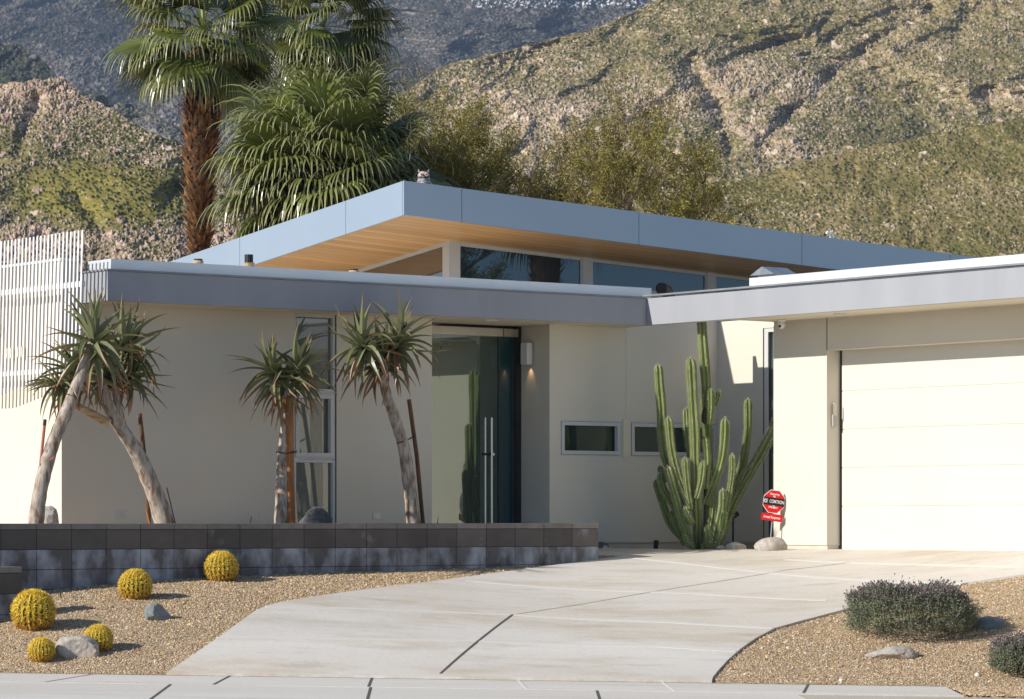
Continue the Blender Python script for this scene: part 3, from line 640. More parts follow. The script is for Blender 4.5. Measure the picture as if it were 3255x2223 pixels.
# ================================================================== BLOCK WALLS
blk = mat('grey_block', (.155, .14, .128), (.11, .10, .092), rough=.95, scale=3, lo=.3, hi=.7, bump=.5, bscale=60, bdist=.004, c3=(.30, .31, .34), s3=2.6, lo3=.62, hi3=.78, st3=(1, 1, .8), island=.16, spec=.1, detail=6)
blk2 = mat('stained_block', (.17, .165, .17), (.12, .115, .115), rough=.95, scale=4, lo=.3, hi=.7, bump=.5, bscale=60, bdist=.004, c3=(.40, .435, .49), s3=3.0, lo3=.42, hi3=.66, st3=(1.4, 1, .8), island=.12, spec=.1, detail=6)
mort = mat('mortar', (.055, .05, .048), rough=1)
capm = mat('block_cap', (.20, .18, .16), (.26, .24, .215), rough=.95, scale=6, bump=.4, bscale=60, island=.1)
def block_wall(name, b0, b1, a0, ztop, zbot, label, off, cat='wall'):
    t = on_house(name, b0, a0, zbot, label, cat)
    T_ = .20; L = b1 - b0; H = ztop - zbot
    bl, bh_ = .4064, .2032; g_ = .005
    MB().box(.012, L - .012, .008, T_ - .008, 0, H - .02).build('mortar', mort, t)
    def edges():
        x = -off; e = []
        while x < L: e.append((max(x, 0), min(x + bl, L))); x += bl
        return [q for q in e if q[1] - q[0] > .01]
    zc = H - .062; cap = MB()
    for x0, x1 in edges(): cap.box(x0 + g_ * .5, x1 - g_ * .5, -.002, T_ + .002, zc + .003, H)
    cap.build('cap_course', capm, t, bevel=.004)
    z = zc; row = 0
    while z > 0:
        z0 = max(z - bh_, 0)
        mb = MB()
        for x0, x1 in edges(): mb.box(x0 + g_ * .5, x1 - g_ * .5, 0, T_, z0 + g_ * .5, z - g_ * .5)
        mb.build('block_course', blk if row == 0 else blk2, t, bevel=.004); z = z0; row += 1
    return t
bE = on_a(1903, 1700, -1.37)[0]
block_wall('planter_wall', -12.5, bE, -1.37, -.031, -1.25, 'long low grey concrete block planter wall with white mineral stains', (bE + 12.5) % .4064 + .4064 - .22 - .4064)
eR = on_a(1903, 1700, -1.37)[0]
s_ = on_house('planter_return', 0, 0, 0, '', '') ; D.objects.remove(s_)
t = on_house('planter_end_wall', bE - .2, -1.168, -.6, 'short end return of the block planter wall running back to the entrance', 'wall')
MB().box(0, .2, 0, 1.7, 0, .569).build('block_course', blk, t, bevel=.004)
soil = sheet('planter_soil', [tuple(W(b, a, 0).xy) for b, a in ((-12.4, -1.165), (bE - .205, -1.165), (bE - .205, AWL - .01), (-12.4, AWL - .01))], grav_m, 0, thick=.05, cell=1.5, zf=lambda x, y: -.13)
sheet('entry_path', [tuple(W(b, a, 0).xy) for b, a in ((bD0, AWL), (bD1, AWL), (bD1, aG + .05), (bD0, aG + .05))], conc_d, 0, thick=.05, cell=0, zf=lambda x, y: -.30)
# low stub wall at the left edge
aS2 = -2.35
bs1, zs1 = on_a(70, 1802, aS2)
block_wall('stub_wall', bs1 - 3, bs1, aS2, zs1, -1.35, 'lower grey block wall stub cut off by the left edge in front of the planter', .1)

# ================================================================== ROCKS
rock_l = mat('granite_light', (.50, .46, .40), (.34, .30, .26), rough=.9, scale=22, lo=.35, hi=.65, bump=.7, bscale=30, bdist=.01, c3=(.42, .34, .26), s3=5, lo3=.5, hi3=.7, detail=8)
rock_g = mat('slate_grey', (.27, .285, .28), (.19, .20, .20), rough=.85, scale=14, bump=.7, bscale=25, bdist=.01, detail=8)
rock_d = mat('rock_dark', (.07, .075, .085), (.13, .13, .14), rough=.8, scale=8, bump=.7, bscale=25, bdist=.01, c3=(.6, .55, .47), s3=4, lo3=.6, hi3=.64)
def rock(name, pos, sx_, sy_, sz_, m, seed, label, rz_=0, sharp=.5, cuts=6, group=None, sink=.25):
    bm = bmesh.new(); bmesh.ops.create_icosphere(bm, subdivisions=4, radius=1); rr = random.Random(seed)
    for _ in range(cuts):
        n = Vector((rr.gauss(0, 1), rr.gauss(0, 1), rr.gauss(0, .7))).normalized(); d = rr.uniform(.62, .9)
        for v in bm.verts:
            e = v.co.dot(n) - d
            if e > 0: v.co -= n * e * (.95 if sharp > .4 else .7)
    for v in bm.verts:
        q = v.co * 1.7 + Vector((seed * 3.1, 0, 0)); v.co *= 1 + .12 * mnoise.noise(q) + .05 * mnoise.noise(q * 3.3) + .02 * mnoise.noise(q * 9)
        v.co = Vector((v.co.x * sx_, v.co.y * sy_, (v.co.z + 1 - 2 * sink) * sz_ / (2 - 2 * sink)))
    me = D.meshes.new(name); bm.to_mesh(me); bm.free(); me.materials.append(m)
    if sharp < .5: me.polygons.foreach_set('use_smooth', [True] * len(me.polygons))
    o = D.objects.new(name, me); COL.objects.link(o); o.location = pos; o.rotation_euler = (0, 0, rz_); return tag(o, label, 'rock', group)
def pxm(Y): return F / Y
q = gnd(238, 2098); rock('boulder', q + Vector((0, .18, -.02)), .235, .16, .25, rock_l, 3, 'pale tan boulder lying between two small golden barrel cacti', .1, .6, 8)
q = gnd(492, 1976); rock('boulder', q + Vector((0, .1, -.02)), .16, .10, .19, rock_g, 12, 'blue grey angular rock alone on the left gravel', .5, .6, 9)
q = at(150, 1664, 35.2); q.z = E - .15; rock('boulder', q, .16, .13, .30, rock_l, 7, 'pale angular rock on the planter beside the leftmost aloe trunk', .2, .6, 8)
q = at(998, 1664, 37.2); q.z = E - .15; rock('boulder', q, .19, .14, .31, rock_d, 9, 'dark rock with a white patch in the planter below the tall window', 0, .6, 8)
q = W(.45, on_b(2452, 1753, .45)[0], -.38); rock('boulder', q, .195, .13, .185, rock_l, 15, 'rounded speckled granite boulder at the foot of the red security sign', 0, .3, 3)
q = W(.35, on_b(2337, 1757, .35)[0], -.37); rock('boulder', q, .135, .1, .11, rock_l, 18, 'low rounded rock between the column cactus and the granite boulder', 0, .3, 3)
q = W(.30, on_b(2290, 1757, .3)[0], -.37); rock('boulder', q, .06, .06, .07, rock_l, 19, 'smallest pale stone at the right foot of the column cactus', 0, .3, 3)
q = gnd(2838, 2095); rock('boulder', q + Vector((0, .1, -.02)), .25, .17, .15, rock_g if 0 else rock_l, 21, 'flat pale stone on the gravel in front of the flowering shrub', -.1, .6, 7)
q = gnd(3150, 1998); rock('boulder', q + Vector((0, .1, -.02)), .17, .14, .14, rock_g, 25, 'grey rock in the shade at the right side of the flowering shrub', 0, .3, 3)
for i, (px, py, s, lb) in enumerate(((3107, 2150, .028, 'white pebble on the gravel left of the cut off shrub'), (2674, 2166, .022, 'tiny white pebble at the kerb below the flat stone'), (494, 2106, .02, 'pale pebble alone on the left gravel near the kerb'))):
    rock('pebble', gnd(px, py), s, s, s * 1.3, mat('white_stone', (.7, .68, .62), rough=.8), 30 + i, lb)
for i, (b, lb) in enumerate(((-.42, 'dark flat rock at the wall base left of the ground spotlight'),)):
    rock('boulder', W(b, AWL - .2, -.36), .15, .09, .10, rock_d, 41, lb, RZ, .3, 3)
# ================================================================== DESERT PLANTS
def shift(pts, o): return [Vector(p) - Vector(o) for p in pts]
# ---------- column cactus cluster
cac = mat('cactus_green', (.16, .205, .06), (.205, .25, .085), rough=.55, scale=6, bump=.1, bscale=30, bdist=.004, c3=(.24, .24, .12), s3=3, lo3=.58, hi3=.75, spec=.4)
spm = mat('pale_spines', (.82, .78, .64), rough=.7)
Yc = 39.98; cq = at(2240, 1751, Yc); croot = tag(empty('column_cactus', (cq.x, cq.y, E - .37)), 'tall ribbed green column cactus cluster with many upright arms rising past the roof beam', 'cactus')
def c7(x, y, dy): return at(2000 + x / 1.984, 1000 + y / 1.984, Yc + dy)
def smoothpath(pts, n):
    out = []; m = len(pts)
    for i in range(m - 1):
        p0, p1, p2, p3 = pts[max(i - 1, 0)], pts[i], pts[i + 1], pts[min(i + 2, m - 1)]
        k = max(2, int((p2 - p1).length / n))
        for j in range(k):
            t = j / k; out.append(.5 * ((2 * p1) + (p2 - p0) * t + (2 * p0 - 5 * p1 + 4 * p2 - p3) * t * t + (3 * p1 - p0 - 3 * p2 + p3) * t ** 3))
    out.append(pts[-1]); return out
def cactus_arm(pts, r, seed, parent, org, ribs=7):
    rr = random.Random(seed); P_ = smoothpath(pts, .025); n = len(P_); L = [0]
    for i in range(1, n): L.append(L[-1] + (P_[i] - P_[i - 1]).length)
    tot = L[-1]; rad = []
    for l in L:
        e = tot - l; k = math.sqrt(max(0, 1 - (1 - min(e / (r * 1.5), 1)) ** 2)) if e < r * 1.5 else 1
        rad.append(max(r * .06, r * k * (1 + .05 * math.sin(l * 9 + seed)) * (.82 + .18 * min(1, l / .3))))
    prof = [1.0, .80, .58, .80] * ribs; mb = MB(); tw = rr.uniform(0, 1)
    Q = shift(P_, org); mb.tube(Q, rad, 4 * ribs, prof=prof, twist=tw)
    o = mb.build('arm', cac, parent, smooth=False)
    s = MB(); n4 = 4 * ribs
    step = max(1, round(.028 / max(.01, tot / n)))
    for i in range(2, n, step):
        for k in range(0, n4, 4):
            p = Vector(mb.v[i * n4 + k]); c = Q[i]; d = (p - c).normalized()
            tdir = (Q[min(i + 1, n - 1)] - Q[i - 1]).normalized(); sd_ = tdir.cross(d)
            for j in range(4):
                v = (d + sd_ * rr.uniform(-.9, .9) + tdir * rr.uniform(-.7, .9)).normalized(); l = rr.uniform(.018, .042); w = .0032
                q = v.cross(tdir).normalized() * w
                s.add([p - q - d * .002, p + q - d * .002, p + v * l], [(0, 1, 2)])
    s.build('spines', spm, o)
    return o
ORG = cq.copy(); ORG.z = E - .37
arms = [([(495, 1480, .1), (500, 1150, .1), (497, 880, .1), (490, 700, .08), (478, 560, .05), (486, 450, .03), (470, 250, .0), (457, 50, -.0), (450, -60, .0)], .062),
 ([(435, 1490, 0), (428, 1250, -.08), (418, 1000, -.12), (412, 760, -.12), (400, 550, -.12), (392, 400, -.12), (386, 272, -.12)], .066),
 ([(365, 1230, -.02), (325, 1120, -.02), (262, 980, 0), (225, 880, .02), (205, 740, .02), (203, 600, .02), (190, 450, .02), (182, 312, .02)], .060),
 ([(385, 1240, -.12), (340, 1110, -.14), (300, 1000, -.14), (265, 850, -.14), (246, 645, -.14)], .056),
 ([(405, 1490, -.1), (345, 1330, -.16), (290, 1150, -.18), (240, 955, -.18)], .054),
 ([(330, 1290, .02), (262, 1180, -.02), (210, 1090, -.02), (192, 1000, -.02)], .045),
 ([(345, 1420, .2), (262, 1320, .22), (205, 1170, .24), (168, 1040, .24)], .05), ([(232, 1060, .22), (205, 1000, .22), (192, 952, .22)], .045),
 ([(385, 1230, -.2), (362, 1060, -.2), (350, 900, -.2)], .045), ([(385, 900, .02), (368, 740, .02), (360, 588, .02)], .045),
 ([(505, 695, -.05), (516, 580, -.08), (514, 468, -.08)], .050), ([(535, 575, .0), (560, 530, .0), (570, 473, .0)], .040),
 ([(480, 1200, -.04), (532, 1075, -.06), (582, 930, -.08), (602, 780, -.08), (605, 650, -.08)], .058),
 ([(590, 1330, -.1), (632, 1110, -.12), (648, 990, -.12), (648, 880, -.12)], .040),
 ([(600, 1250, .35), (672, 1070, .42), (716, 930, .45), (745, 760, .45), (748, 620, .45), (748, 530, .45)], .052),
 ([(560, 1470, .1), (640, 1230, .2), (720, 1080, .3), (820, 900, .45), (900, 745, .6), (945, 640, .7)], .058),
 ([(620, 1280, .2), (700, 1060, .3), (790, 930, .45), (880, 770, .6), (925, 700, .7)], .05),
 ([(535, 1490, -.12), (560, 1360, -.16), (588, 1220, -.16), (590, 1100, -.16)], .052),
 ([(520, 1495, -.2), (560, 1420, -.24), (590, 1330, -.24), (600, 1240, -.24)], .045),
 ([(505, 1495, -.22), (498, 1410, -.26), (494, 1330, -.26)], .047), ([(402, 1320, -.2), (368, 1275, -.22), (345, 1210, -.22)], .045),
 ([(408, 1480, -.2), (368, 1440, -.24), (345, 1390, -.24)], .042), ([(465, 1492, -.25), (462, 1455, -.25)], .03),
 ([(425, 1160, -.2), (455, 1040, -.2), (466, 925, -.2)], .044), ([(480, 1100, -.1), (490, 930, -.1), (478, 770, -.1)], .05),
 ([(470, 1490, -.1), (520, 1300, -.1), (528, 1150, -.05), (515, 990, -.05)], .05), ([(360, 1450, .05), (300, 1330, .05), (270, 1230, .05)], .055)]
for i, (pp_, r) in enumerate(arms): cactus_arm([c7(*q) for q in pp_], r, i, croot, ORG)
q = c7(478, 640, -.02) - ORG
MB().lathe(q, [(.012, -.10), (.04, -.07), (.045, 0), (.035, .06), (.012, .09)], 9).build('old_scar', mat('corky_brown', (.09, .055, .03), (.05, .03, .02), rough=1, scale=40, bump=.8, bscale=50), croot)

# ---------- golden barrels
bar_g = mat('barrel_green', (.10, .13, .03), (.14, .16, .04), rough=.6, scale=8); yel = mat('yellow_spines', (1, 1, 1), attr='Col', rough=.5, spec=.5, transl=.2)
def barrel(px, py, rpx, label, seed):
    q = gnd(px, py); r = rpx * q.y / F; rr = random.Random(seed); ribs = 22
    q.y += r * .8
    aa_ = (q - C0).dot(AX)
    if aa_ > -1.40 - r: q += AX * (-1.40 - r - aa_)
    q.z = E + float(gz(q.x, q.y)) - .02
    root = tag(empty('barrel_cactus', q), label, 'cactus', 'golden barrel cacti'); mb = MB(); n = ribs * 4; rows = 18; hh = r * 1.72
    pts = []
    for i in range(rows + 1):
        t = i / rows; an = -1.15 + (math.pi / 2 + 1.15) * t
        rad = r * .93 * math.cos(an) ** .8 if t < 1 else .004; z = hh * (.5 + .5 * math.sin(an)) - .015 * r
        rad = max(rad, .004)
        for k in range(n):
            a = 2 * math.pi * k / n; f_ = 1 if k % 4 == 0 else (.90 if k % 2 else .78); mb.v.append((rad * f_ * math.cos(a), rad * f_ * math.sin(a), z))
    for i in range(rows):
        for k in range(n): a = i * n + k; b = i * n + (k + 1) % n; mb.f.append((a, b, b + n, a + n))
    body = mb.build('body', bar_g, root)
    s = MB(); cl = []
    for k in range(ribs):
        a = 2 * math.pi * k / ribs
        for i in range(26):
            t = (i + .5) / 26; an = -1.1 + (math.pi / 2 + 1.06) * t; rad = r * .93 * max(math.cos(an), .02) ** .8; z = hh * (.5 + .5 * math.sin(an))
            nrm = Vector((math.cos(a) * math.cos(an), math.sin(a) * math.cos(an), math.sin(an))); p = Vector((rad * math.cos(a), rad * math.sin(a), z))
            tg = Vector((-math.sin(a), math.cos(a), 0)); ud = nrm.cross(tg)
            for j in range(9 if t < .85 else 12):
                v = (nrm * rr.uniform(.35, .9) + tg * rr.uniform(-.8, .8) + ud * rr.uniform(-1, 1)).normalized(); l = r * rr.uniform(.15, .32) * (1.15 if t > .85 else 1); w = r * .014
                e = v.cross(nrm + Vector((.01, .02, .03))).normalized() * w
                m_ = p + v * l * .6 + nrm * l * .05; tip = p + v * l - nrm * l * .18
                s.add([p - e, p + e, m_ + e * .8, m_ - e * .8, tip], [(0, 1, 2, 3), (3, 2, 4)])
                age = min(1, max(0, (.42 - t) / .42)); base = np.array((.95, .70, .09)) * (1 - age) + np.array((.58, .27, .05)) * age
                if t > .88: base = np.array((1.0, .79, .11))
                base = base * rr.uniform(.75, 1.15); cl += [tuple(base)] * 5
    s.build('spines', yel, root, colors=np.array(cl))
barrel(98, 2010, 68, 'largest golden barrel cactus in front of the block wall at the left edge', 1)
barrel(425, 1909, 52, 'golden barrel cactus alone on the left gravel above the blue grey rock', 2)
barrel(658, 1840, 52, 'golden barrel cactus against the block wall, nearest the driveway', 3)
barrel(308, 2076, 46, 'small golden barrel cactus partly hidden behind the pale tan boulder', 4)
barrel(127, 2109, 42, 'smallest golden barrel cactus at the left end of the pale tan boulder', 5)

# ---------- tree aloes
aleaf = mat('aloe_leaf', (1, 1, 1), attr='Col', rough=.38, spec=.5, transl=.08)
bark = mat('aloe_bark', (.50, .44, .38), (.26, .20, .15), rough=.9, scale=7, stretch=(3, 3, 1.0), lo=.4, hi=.62, bump=.6, bscale=20, bdist=.012, c3=(.20, .11, .06), s3=9, lo3=.55, hi3=.66, st3=(2, 2, .5), detail=7)
bark2 = mat('aloe_bark_young', (.52, .38, .22), (.34, .20, .09), rough=.85, scale=5, stretch=(1, 1, 9), lo=.4, hi=.6, bump=.5, bscale=12, bdist=.01, c3=(.58, .50, .42), s3=5, lo3=.5, hi3=.65)
def leaf(mb, cl, base, d, L, w, bend, rr, dry):
    d = d.normalized(); up = Vector((0, 0, 1)); side = d.cross(up)
    side = side.normalized() if side.length > .05 else Vector((1, 0, 0)); n = 9; p = base.copy(); o = len(mb.v); dd = d.copy(); sw = rr.uniform(-1.1, 1.1)
    for i in range(n + 1):
        t = i / n; ww = w * (1 - t ** 1.6) * (.75 + .5 * math.sin(min(1, t * 2.5) * 1.57) * .5) + .0008
        nr = side.cross(dd).normalized()
        cup = ww * .55
        mb.v += [tuple(p - side * ww + nr * cup), tuple(p - nr * ww * .25), tuple(p + side * ww + nr * cup)]
        g = np.array((.19, .205, .095)) * rr.uniform(.93, 1.07)
        if dry > .6: c = np.array((.30, .17, .09)) * (.8 + .4 * t)
        else:
            k = max(0, min(1, (t - (.72 - dry * .6)) / .3)); c = g * (1 - k) + np.array((.33, .17, .10)) * k
        cl += [tuple(c)] * 3
        p = p + dd * (L / n); dd = (dd + Vector((0, 0, bend)) / n + side * sw / n).normalized()
    for i in range(n):
        a = o + i * 3; mb.f += [(a, a + 1, a + 4, a + 3), (a + 1, a + 2, a + 5, a + 4)]
def aloe_crown(parent, c, axis, R_, seed, n=46, dry=.2):
    rr = random.Random(seed); mb = MB(); cl = []; axis = axis.normalized(); q = axis.to_track_quat('Z', 'Y')
    for i in range(n):
        t = i / n; el = R(82) - t * R(125) + rr.uniform(-.12, .12); az = i * 2.39996 + rr.uniform(-.15, .15)
        d = q @ Vector((math.cos(el) * math.cos(az), math.cos(el) * math.sin(az), math.sin(el)))
        L = R_ * rr.uniform(.75, 1.18) * (.75 + .25 * math.sin(t * 3)); dr = 0 if t < .45 else rr.random() * (.12 + t * .62) * (1 + .5 * dry)
        b = rr.uniform(-3.4, -.2) if t > .25 else rr.uniform(-1.2, .8)
        if rr.random() < .15: b += 2.0
        leaf(mb, cl, c - axis * (.10 * t), d, L, R_ * .068 * rr.uniform(.8, 1.15), b, rr, dr)
    mb.build('leaf_crown', aleaf, parent, colors=np.array(cl))
def aloe(name, depth_a, trunks, crowns, label, R_=.72):
    t0 = trunks[0][0][0]
    def P_(x, y, off=0): b, z = on_a(x, y, depth_a + off); return W(b, depth_a + off, z)
    base = P_(*t0); base.z = E - .13; root = tag(empty(name, base), label, 'aloe tree')
    for pts, r0, r1, m in trunks:
        Q = [P_(*p) for p in pts]
        Q = smoothpath(Q, .06); n = len(Q); rd = [(r0 + (r1 - r0) * (i / (n - 1)) ** .8) * (1 + .04 * math.sin(i * 2.3) + .03 * math.sin(i * .7)) for i in range(n)]
        mb = MB(); mb.tube(shift(Q, base), rd, 14); mb.build('trunk', m, root, smooth=True)
    for i, (x, y, off, ax, s, n, dry) in enumerate(crowns): aloe_crown(root, P_(x, y, off) - base, Vector(ax), R_ * s, hash((x, y)) % 999, n, dry)
    return root, base
aloe('aloe_tree', -.75, [([(112, 1690), (128, 1560), (165, 1420), (215, 1300), (250, 1210), (282, 1130), (295, 1090)], .085, .058, bark)],
     [(298, 1090, 0, (.15, -.25, 1), 1.0, 44, 0)], 'leaning tree aloe with a single pale trunk and green rosette at the left edge')
aloe('aloe_tree', -.35, [([(530, 1690), (500, 1590), (440, 1450), (390, 1370), (345, 1290), (325, 1215)], .115, .055, bark), ([(345, 1345, -.05), (300, 1320, -.05), (245, 1290, -.05), (205, 1265, -.05)], .048, .035, bark2), ([(385, 1370, .02), (375, 1310, .03), (370, 1230, .03), (385, 1150, .03)], .055, .035, bark)],
     [(400, 1110, .1, (.3, .1, 1), .95, 44, .6), (235, 1180, 0, (-.3, -.1, .9), .85, 38, .7), (175, 1225, -.1, (-.7, -.1, .25), .62, 26, 1.2), (330, 1190, .1, (.0, .2, 1), .8, 36, .3), (420, 1200, .05, (.7, .1, .3), .7, 30, .9)],
     'forked tree aloe whose thick trunk leans left beneath several tangled rosettes')
aloe('aloe_tree', -.35, [([(893, 1690), (897, 1560), (903, 1420), (912, 1300), (905, 1240)], .085, .058, bark), ([(905, 1290), (880, 1240), (868, 1195)], .05, .035, bark2), ([(915, 1290), (940, 1240), (950, 1200)], .05, .035, bark2)],
     [(868, 1180, 0, (-.4, -.1, 1), .85, 40, .6), (950, 1180, 0, (.4, .1, 1), .85, 42, .6), (905, 1230, .0, (0, -.2, .9), .72, 24, 1.0)], 'upright tree aloe with drooping rosette tied to an orange brown post')
aloe('aloe_tree', -.45, [([(1318, 1690), (1303, 1560), (1285, 1430), (1255, 1330), (1228, 1250), (1215, 1180)], .088, .055, bark)],
     [(1150, 1095, .0, (-.35, -.1, 1), .85, 42, .2), (1265, 1090, .0, (.35, .1, 1), .92, 46, .2), (1215, 1150, .05, (0, -.2, .8), .85, 34, .6)], 'tree aloe with curved pale trunk leaning toward the tall window, left of the entrance')
def stake(pts, r, m, label, a, tie=None, cap=None, tied=None):
    Q = []
    for x, y in pts:
        b, z = on_a(x, y, a); Q.append(W(b, a, z))
    base = Q[0].copy(); root = tag(empty('support_stake', base), label, 'stake', 'stakes supporting the aloe trees')
    MB().tube(shift(Q, base), r, 12).build('pole', m, root, smooth=False)
    if cap:
        d = (Q[-1] - Q[-2]).normalized(); MB().tube([Q[-1] - base - d * .06, Q[-1] - base + d * .004], r[0] * 1.15 if isinstance(r, list) else r * 1.15, 12).build('rubber_cap', M['black'], root)
    if tied:
        (x0, y0), (x1, y1), rt = tied; b0, z0 = on_a(x0, y0, a); b1, z1 = on_a(x1, y1, a - .1); p0, p1 = W(b0, a - .02, z0) - base, W(b1, a - .1, z1) - base
        for s in (0, .015): MB().tube([p0 + Vector((0, -.03, s)), p0.lerp(p1, .5) + Vector((0, 0, -.01)), p1 + Vector((0, -.08, s))], .005, 6).build('tie', tie, root)
wood = mat('weathered_post', (.16, .085, .04), (.10, .05, .025), rough=.85, scale=6, stretch=(6, 6, .6), bump=.3, bscale=30)
wood2 = mat('orange_post', (.42, .18, .055), (.25, .10, .03), rough=.8, scale=5, stretch=(6, 6, .5), bump=.3, bscale=30)
red = mat('red_stake', (.42, .12, .085), rough=.6)
stake([(108, 1680), (143, 1335)], .016, red, 'pinkish red stake with black cap beside the leftmost aloe trunk', -.72, red, True, ((125, 1480), (175, 1455), .02))
stake([(475, 1680), (462, 1480), (444, 1315)], .024, wood, 'brown round stake standing behind the forked aloe', -.15)
stake([(927, 1690), (922, 1480), (920, 1265)], .045, wood2, 'thick orange brown post beside the upright aloe', -.42, M['dark'], False, ((942, 1438), (880, 1440), .02))
stake([(1347, 1690), (1325, 1450), (1300, 1270)], .024, wood, 'brown round stake right of the curved aloe trunk', -.42, M['dark'], False, ((1318, 1386), (1262, 1412), .02))
def small_stake(pts, r, m, label, a): stake(pts, r, m, label, a)
stake([(560, 1675), (530, 1550)], .006, M['black'], 'thin black stake leaning right of the forked aloe base', -.5)
stake([(480, 1680), (466, 1620)], .012, wood2, 'short split wooden stub left of the forked aloe base', -.62)

# ---------- flowering shrub beds
shl = mat('shrub_leaf', (1, 1, 1), attr='Col', rough=.75, spec=.2, transl=.12)
def shrub(px0, px1, pytop, pybot, label, seed, n=7500, dep=.95):
    q0, q1 = gnd(px0, pybot - 25), gnd(px1, pybot - 25); c = (q0 + q1) / 2; rx = (q1.x - q0.x) / 2; ry = rx * dep; c.y += ry * .55; c.z = E + float(gz(c.x, c.y))
    hh = (HY - pytop) / F * c.y + E - c.z
    root = tag(empty('flowering_shrub', c), label, 'shrub', 'low purple flowering shrubs'); rr = random.Random(seed); mb = MB(); cl = []; st = MB(); fl = MB(); fc = []
    for i in range(n):
        az = rr.uniform(0, 2 * math.pi); k = rr.random() ** .5 if i % 4 else 1; el = rr.uniform(0.02, 1.45)
        lump = 1 + .16 * mnoise.noise(Vector((math.cos(az) * 2.2, math.sin(az) * 2.2, el * 2 + seed))) + .08 * mnoise.noise(Vector((math.cos(az) * 6, math.sin(az) * 6, el * 5 + seed)))
        d = Vector((math.cos(az) * math.cos(el) ** .55, math.sin(az) * math.cos(el) ** .55, math.sin(el) ** .62))
        rad = lump * rr.uniform(.72, 1.04)
        p = Vector((d.x * rx * rad, d.y * ry * rad, max(.01, d.z * hh * rad * .95)))
        dr = Vector((d.x * .6 + rr.uniform(-.5, .5), d.y * .6 + rr.uniform(-.5, .5), .55 + rr.uniform(-.2, .6))).normalized(); L = rr.uniform(.04, .09)
        if rr.random() < .01 and el > .5: L *= 2.2
        sd_ = dr.cross(Vector((rr.uniform(-1, 1), rr.uniform(-1, 1), rr.uniform(-1, 1)))).normalized()
        st.add([p - sd_ * .0014, p + sd_ * .0014, p + dr * L], [(0, 1, 2)])
        g = np.array((.15, .185, .105)) * rr.uniform(.9, 1.8)
        if rr.random() < .3: g = np.array((.20, .215, .155)) * rr.uniform(.8, 1.2)
        for j in range(6):
            b = p + dr * L * (j / 6); v = (dr * .5 + Vector((rr.uniform(-1, 1), rr.uniform(-1, 1), rr.uniform(-1, 1)))).normalized(); l = rr.uniform(.012, .022)
            e = v.cross(Vector((rr.uniform(-1, 1), rr.uniform(-1, 1), rr.uniform(-1, 1)))).normalized() * l * .3
            mb.add([b, b + v * l * .5 + e, b + v * l, b + v * l * .5 - e], [(0, 1, 2, 3)]); cl += [tuple(g)] * 4
        if (el > .6 and rr.random() < .68) or rr.random() < .12:
            b = p + dr * L; c_ = np.array((.20, .15, .16)) * rr.uniform(.7, 1.4)
            if rr.random() < .04: c_ = np.array((.36, .14, .42))
            w = rr.uniform(.006, .010)
            x = sd_ * w; y = dr.cross(sd_).normalized() * w; z = dr * w * 1.3
            fl.add([b + x, b + y, b - x, b - y, b + z * 1.6, b - z], [(0, 1, 4), (1, 2, 4), (2, 3, 4), (3, 0, 4), (1, 0, 5), (2, 1, 5), (3, 2, 5), (0, 3, 5)]); fc += [tuple(c_)] * 6
    mb.build('foliage', shl, root, colors=np.array(cl)); fl.build('flower_heads', shl, root, colors=np.array(fc)); st.build('stems', mat('shrub_stem', (.16, .12, .09), rough=.9), root)
shrub(2698, 3120, 1866, 2066, 'large low shrub with purple flower heads on the right gravel bed', 3)
shrub(3160, 3430, 2035, 2185, 'purple flowering shrub cut off by the right edge of the picture', 8, 5000)

# ================================================================== SECURITY SIGN AND GARDEN LIGHTS
sb = .70; sa_, sz_ = on_b(2460, 1595, sb); sp_ = W(sb, sa_, 0); Ys = sp_.y
sign = tag(empty('security_sign', at(2447, 1752, Ys)), 'red octagonal security sign with an Armed Response plate on a leaning metal post', 'sign')
so_ = sign.location.copy(); redm = mat('sign_red', (.72, .012, .01), rough=.35, spec=.5); wht = mat('sign_white', (.85, .85, .83), rough=.4); blkm = mat('sign_black', (.015, .012, .014), rough=.35)
def textmesh(txt, size, m, parent, loc, name, squeeze=1, bold=.0):
    cu = D.curves.new(name, 'FONT'); cu.body = txt; cu.size = size; cu.align_x = 'CENTER'; cu.align_y = 'CENTER'; cu.offset = bold
    o = D.objects.new(name + '_curve', cu); COL.objects.link(o); bpy.context.view_layer.update()
    me = D.meshes.new_from_object(o.evaluated_get(bpy.context.evaluated_depsgraph_get())); D.objects.remove(o); D.curves.remove(cu)
    me.name = name; me.materials.clear(); me.materials.append(m)
    q = D.objects.new(name, me); COL.objects.link(q); q.parent = parent; q.location = loc; q.rotation_euler = (R(90), 0, 0); q.scale = (squeeze, 1, 1); return q
def local(px, py): p = at(px, py, Ys) - so_; return Vector((p.x, 0, p.z))
TL = R(8)
def plate(name, pts, y0, y1, m, parent):
    n = len(pts); mb = MB(); mb.add([(x, y0, z) for x, z in pts] + [(x, y1, z) for x, z in pts], [tuple(range(n)), tuple(range(2 * n - 1, n - 1, -1))] + [(i, i + n, (i + 1) % n + n, (i + 1) % n) for i in range(n)])
    return mb.build(name, m, parent)
def tiltp(name, loc, rot):
    o = D.objects.new(name, D.meshes.new(name)); COL.objects.link(o); return o
cpos = local(2460, 1595); mpp = Ys / F; r8 = 35.5 * mpp / math.cos(R(22.5))
octp = [(r8 * math.cos(R(22.5 + 45 * k)) * .98, r8 * math.sin(R(22.5 + 45 * k)) * 1.04) for k in range(8)]
board = plate('sign_board', octp, -.004, .0, wht, sign); board.location = cpos; board.rotation_euler = (0, TL, R(6))
plate('red_face', [(x * .95, z * .95) for x, z in octp], -.0055, -.0042, redm, board)
hb_ = .30 * r8
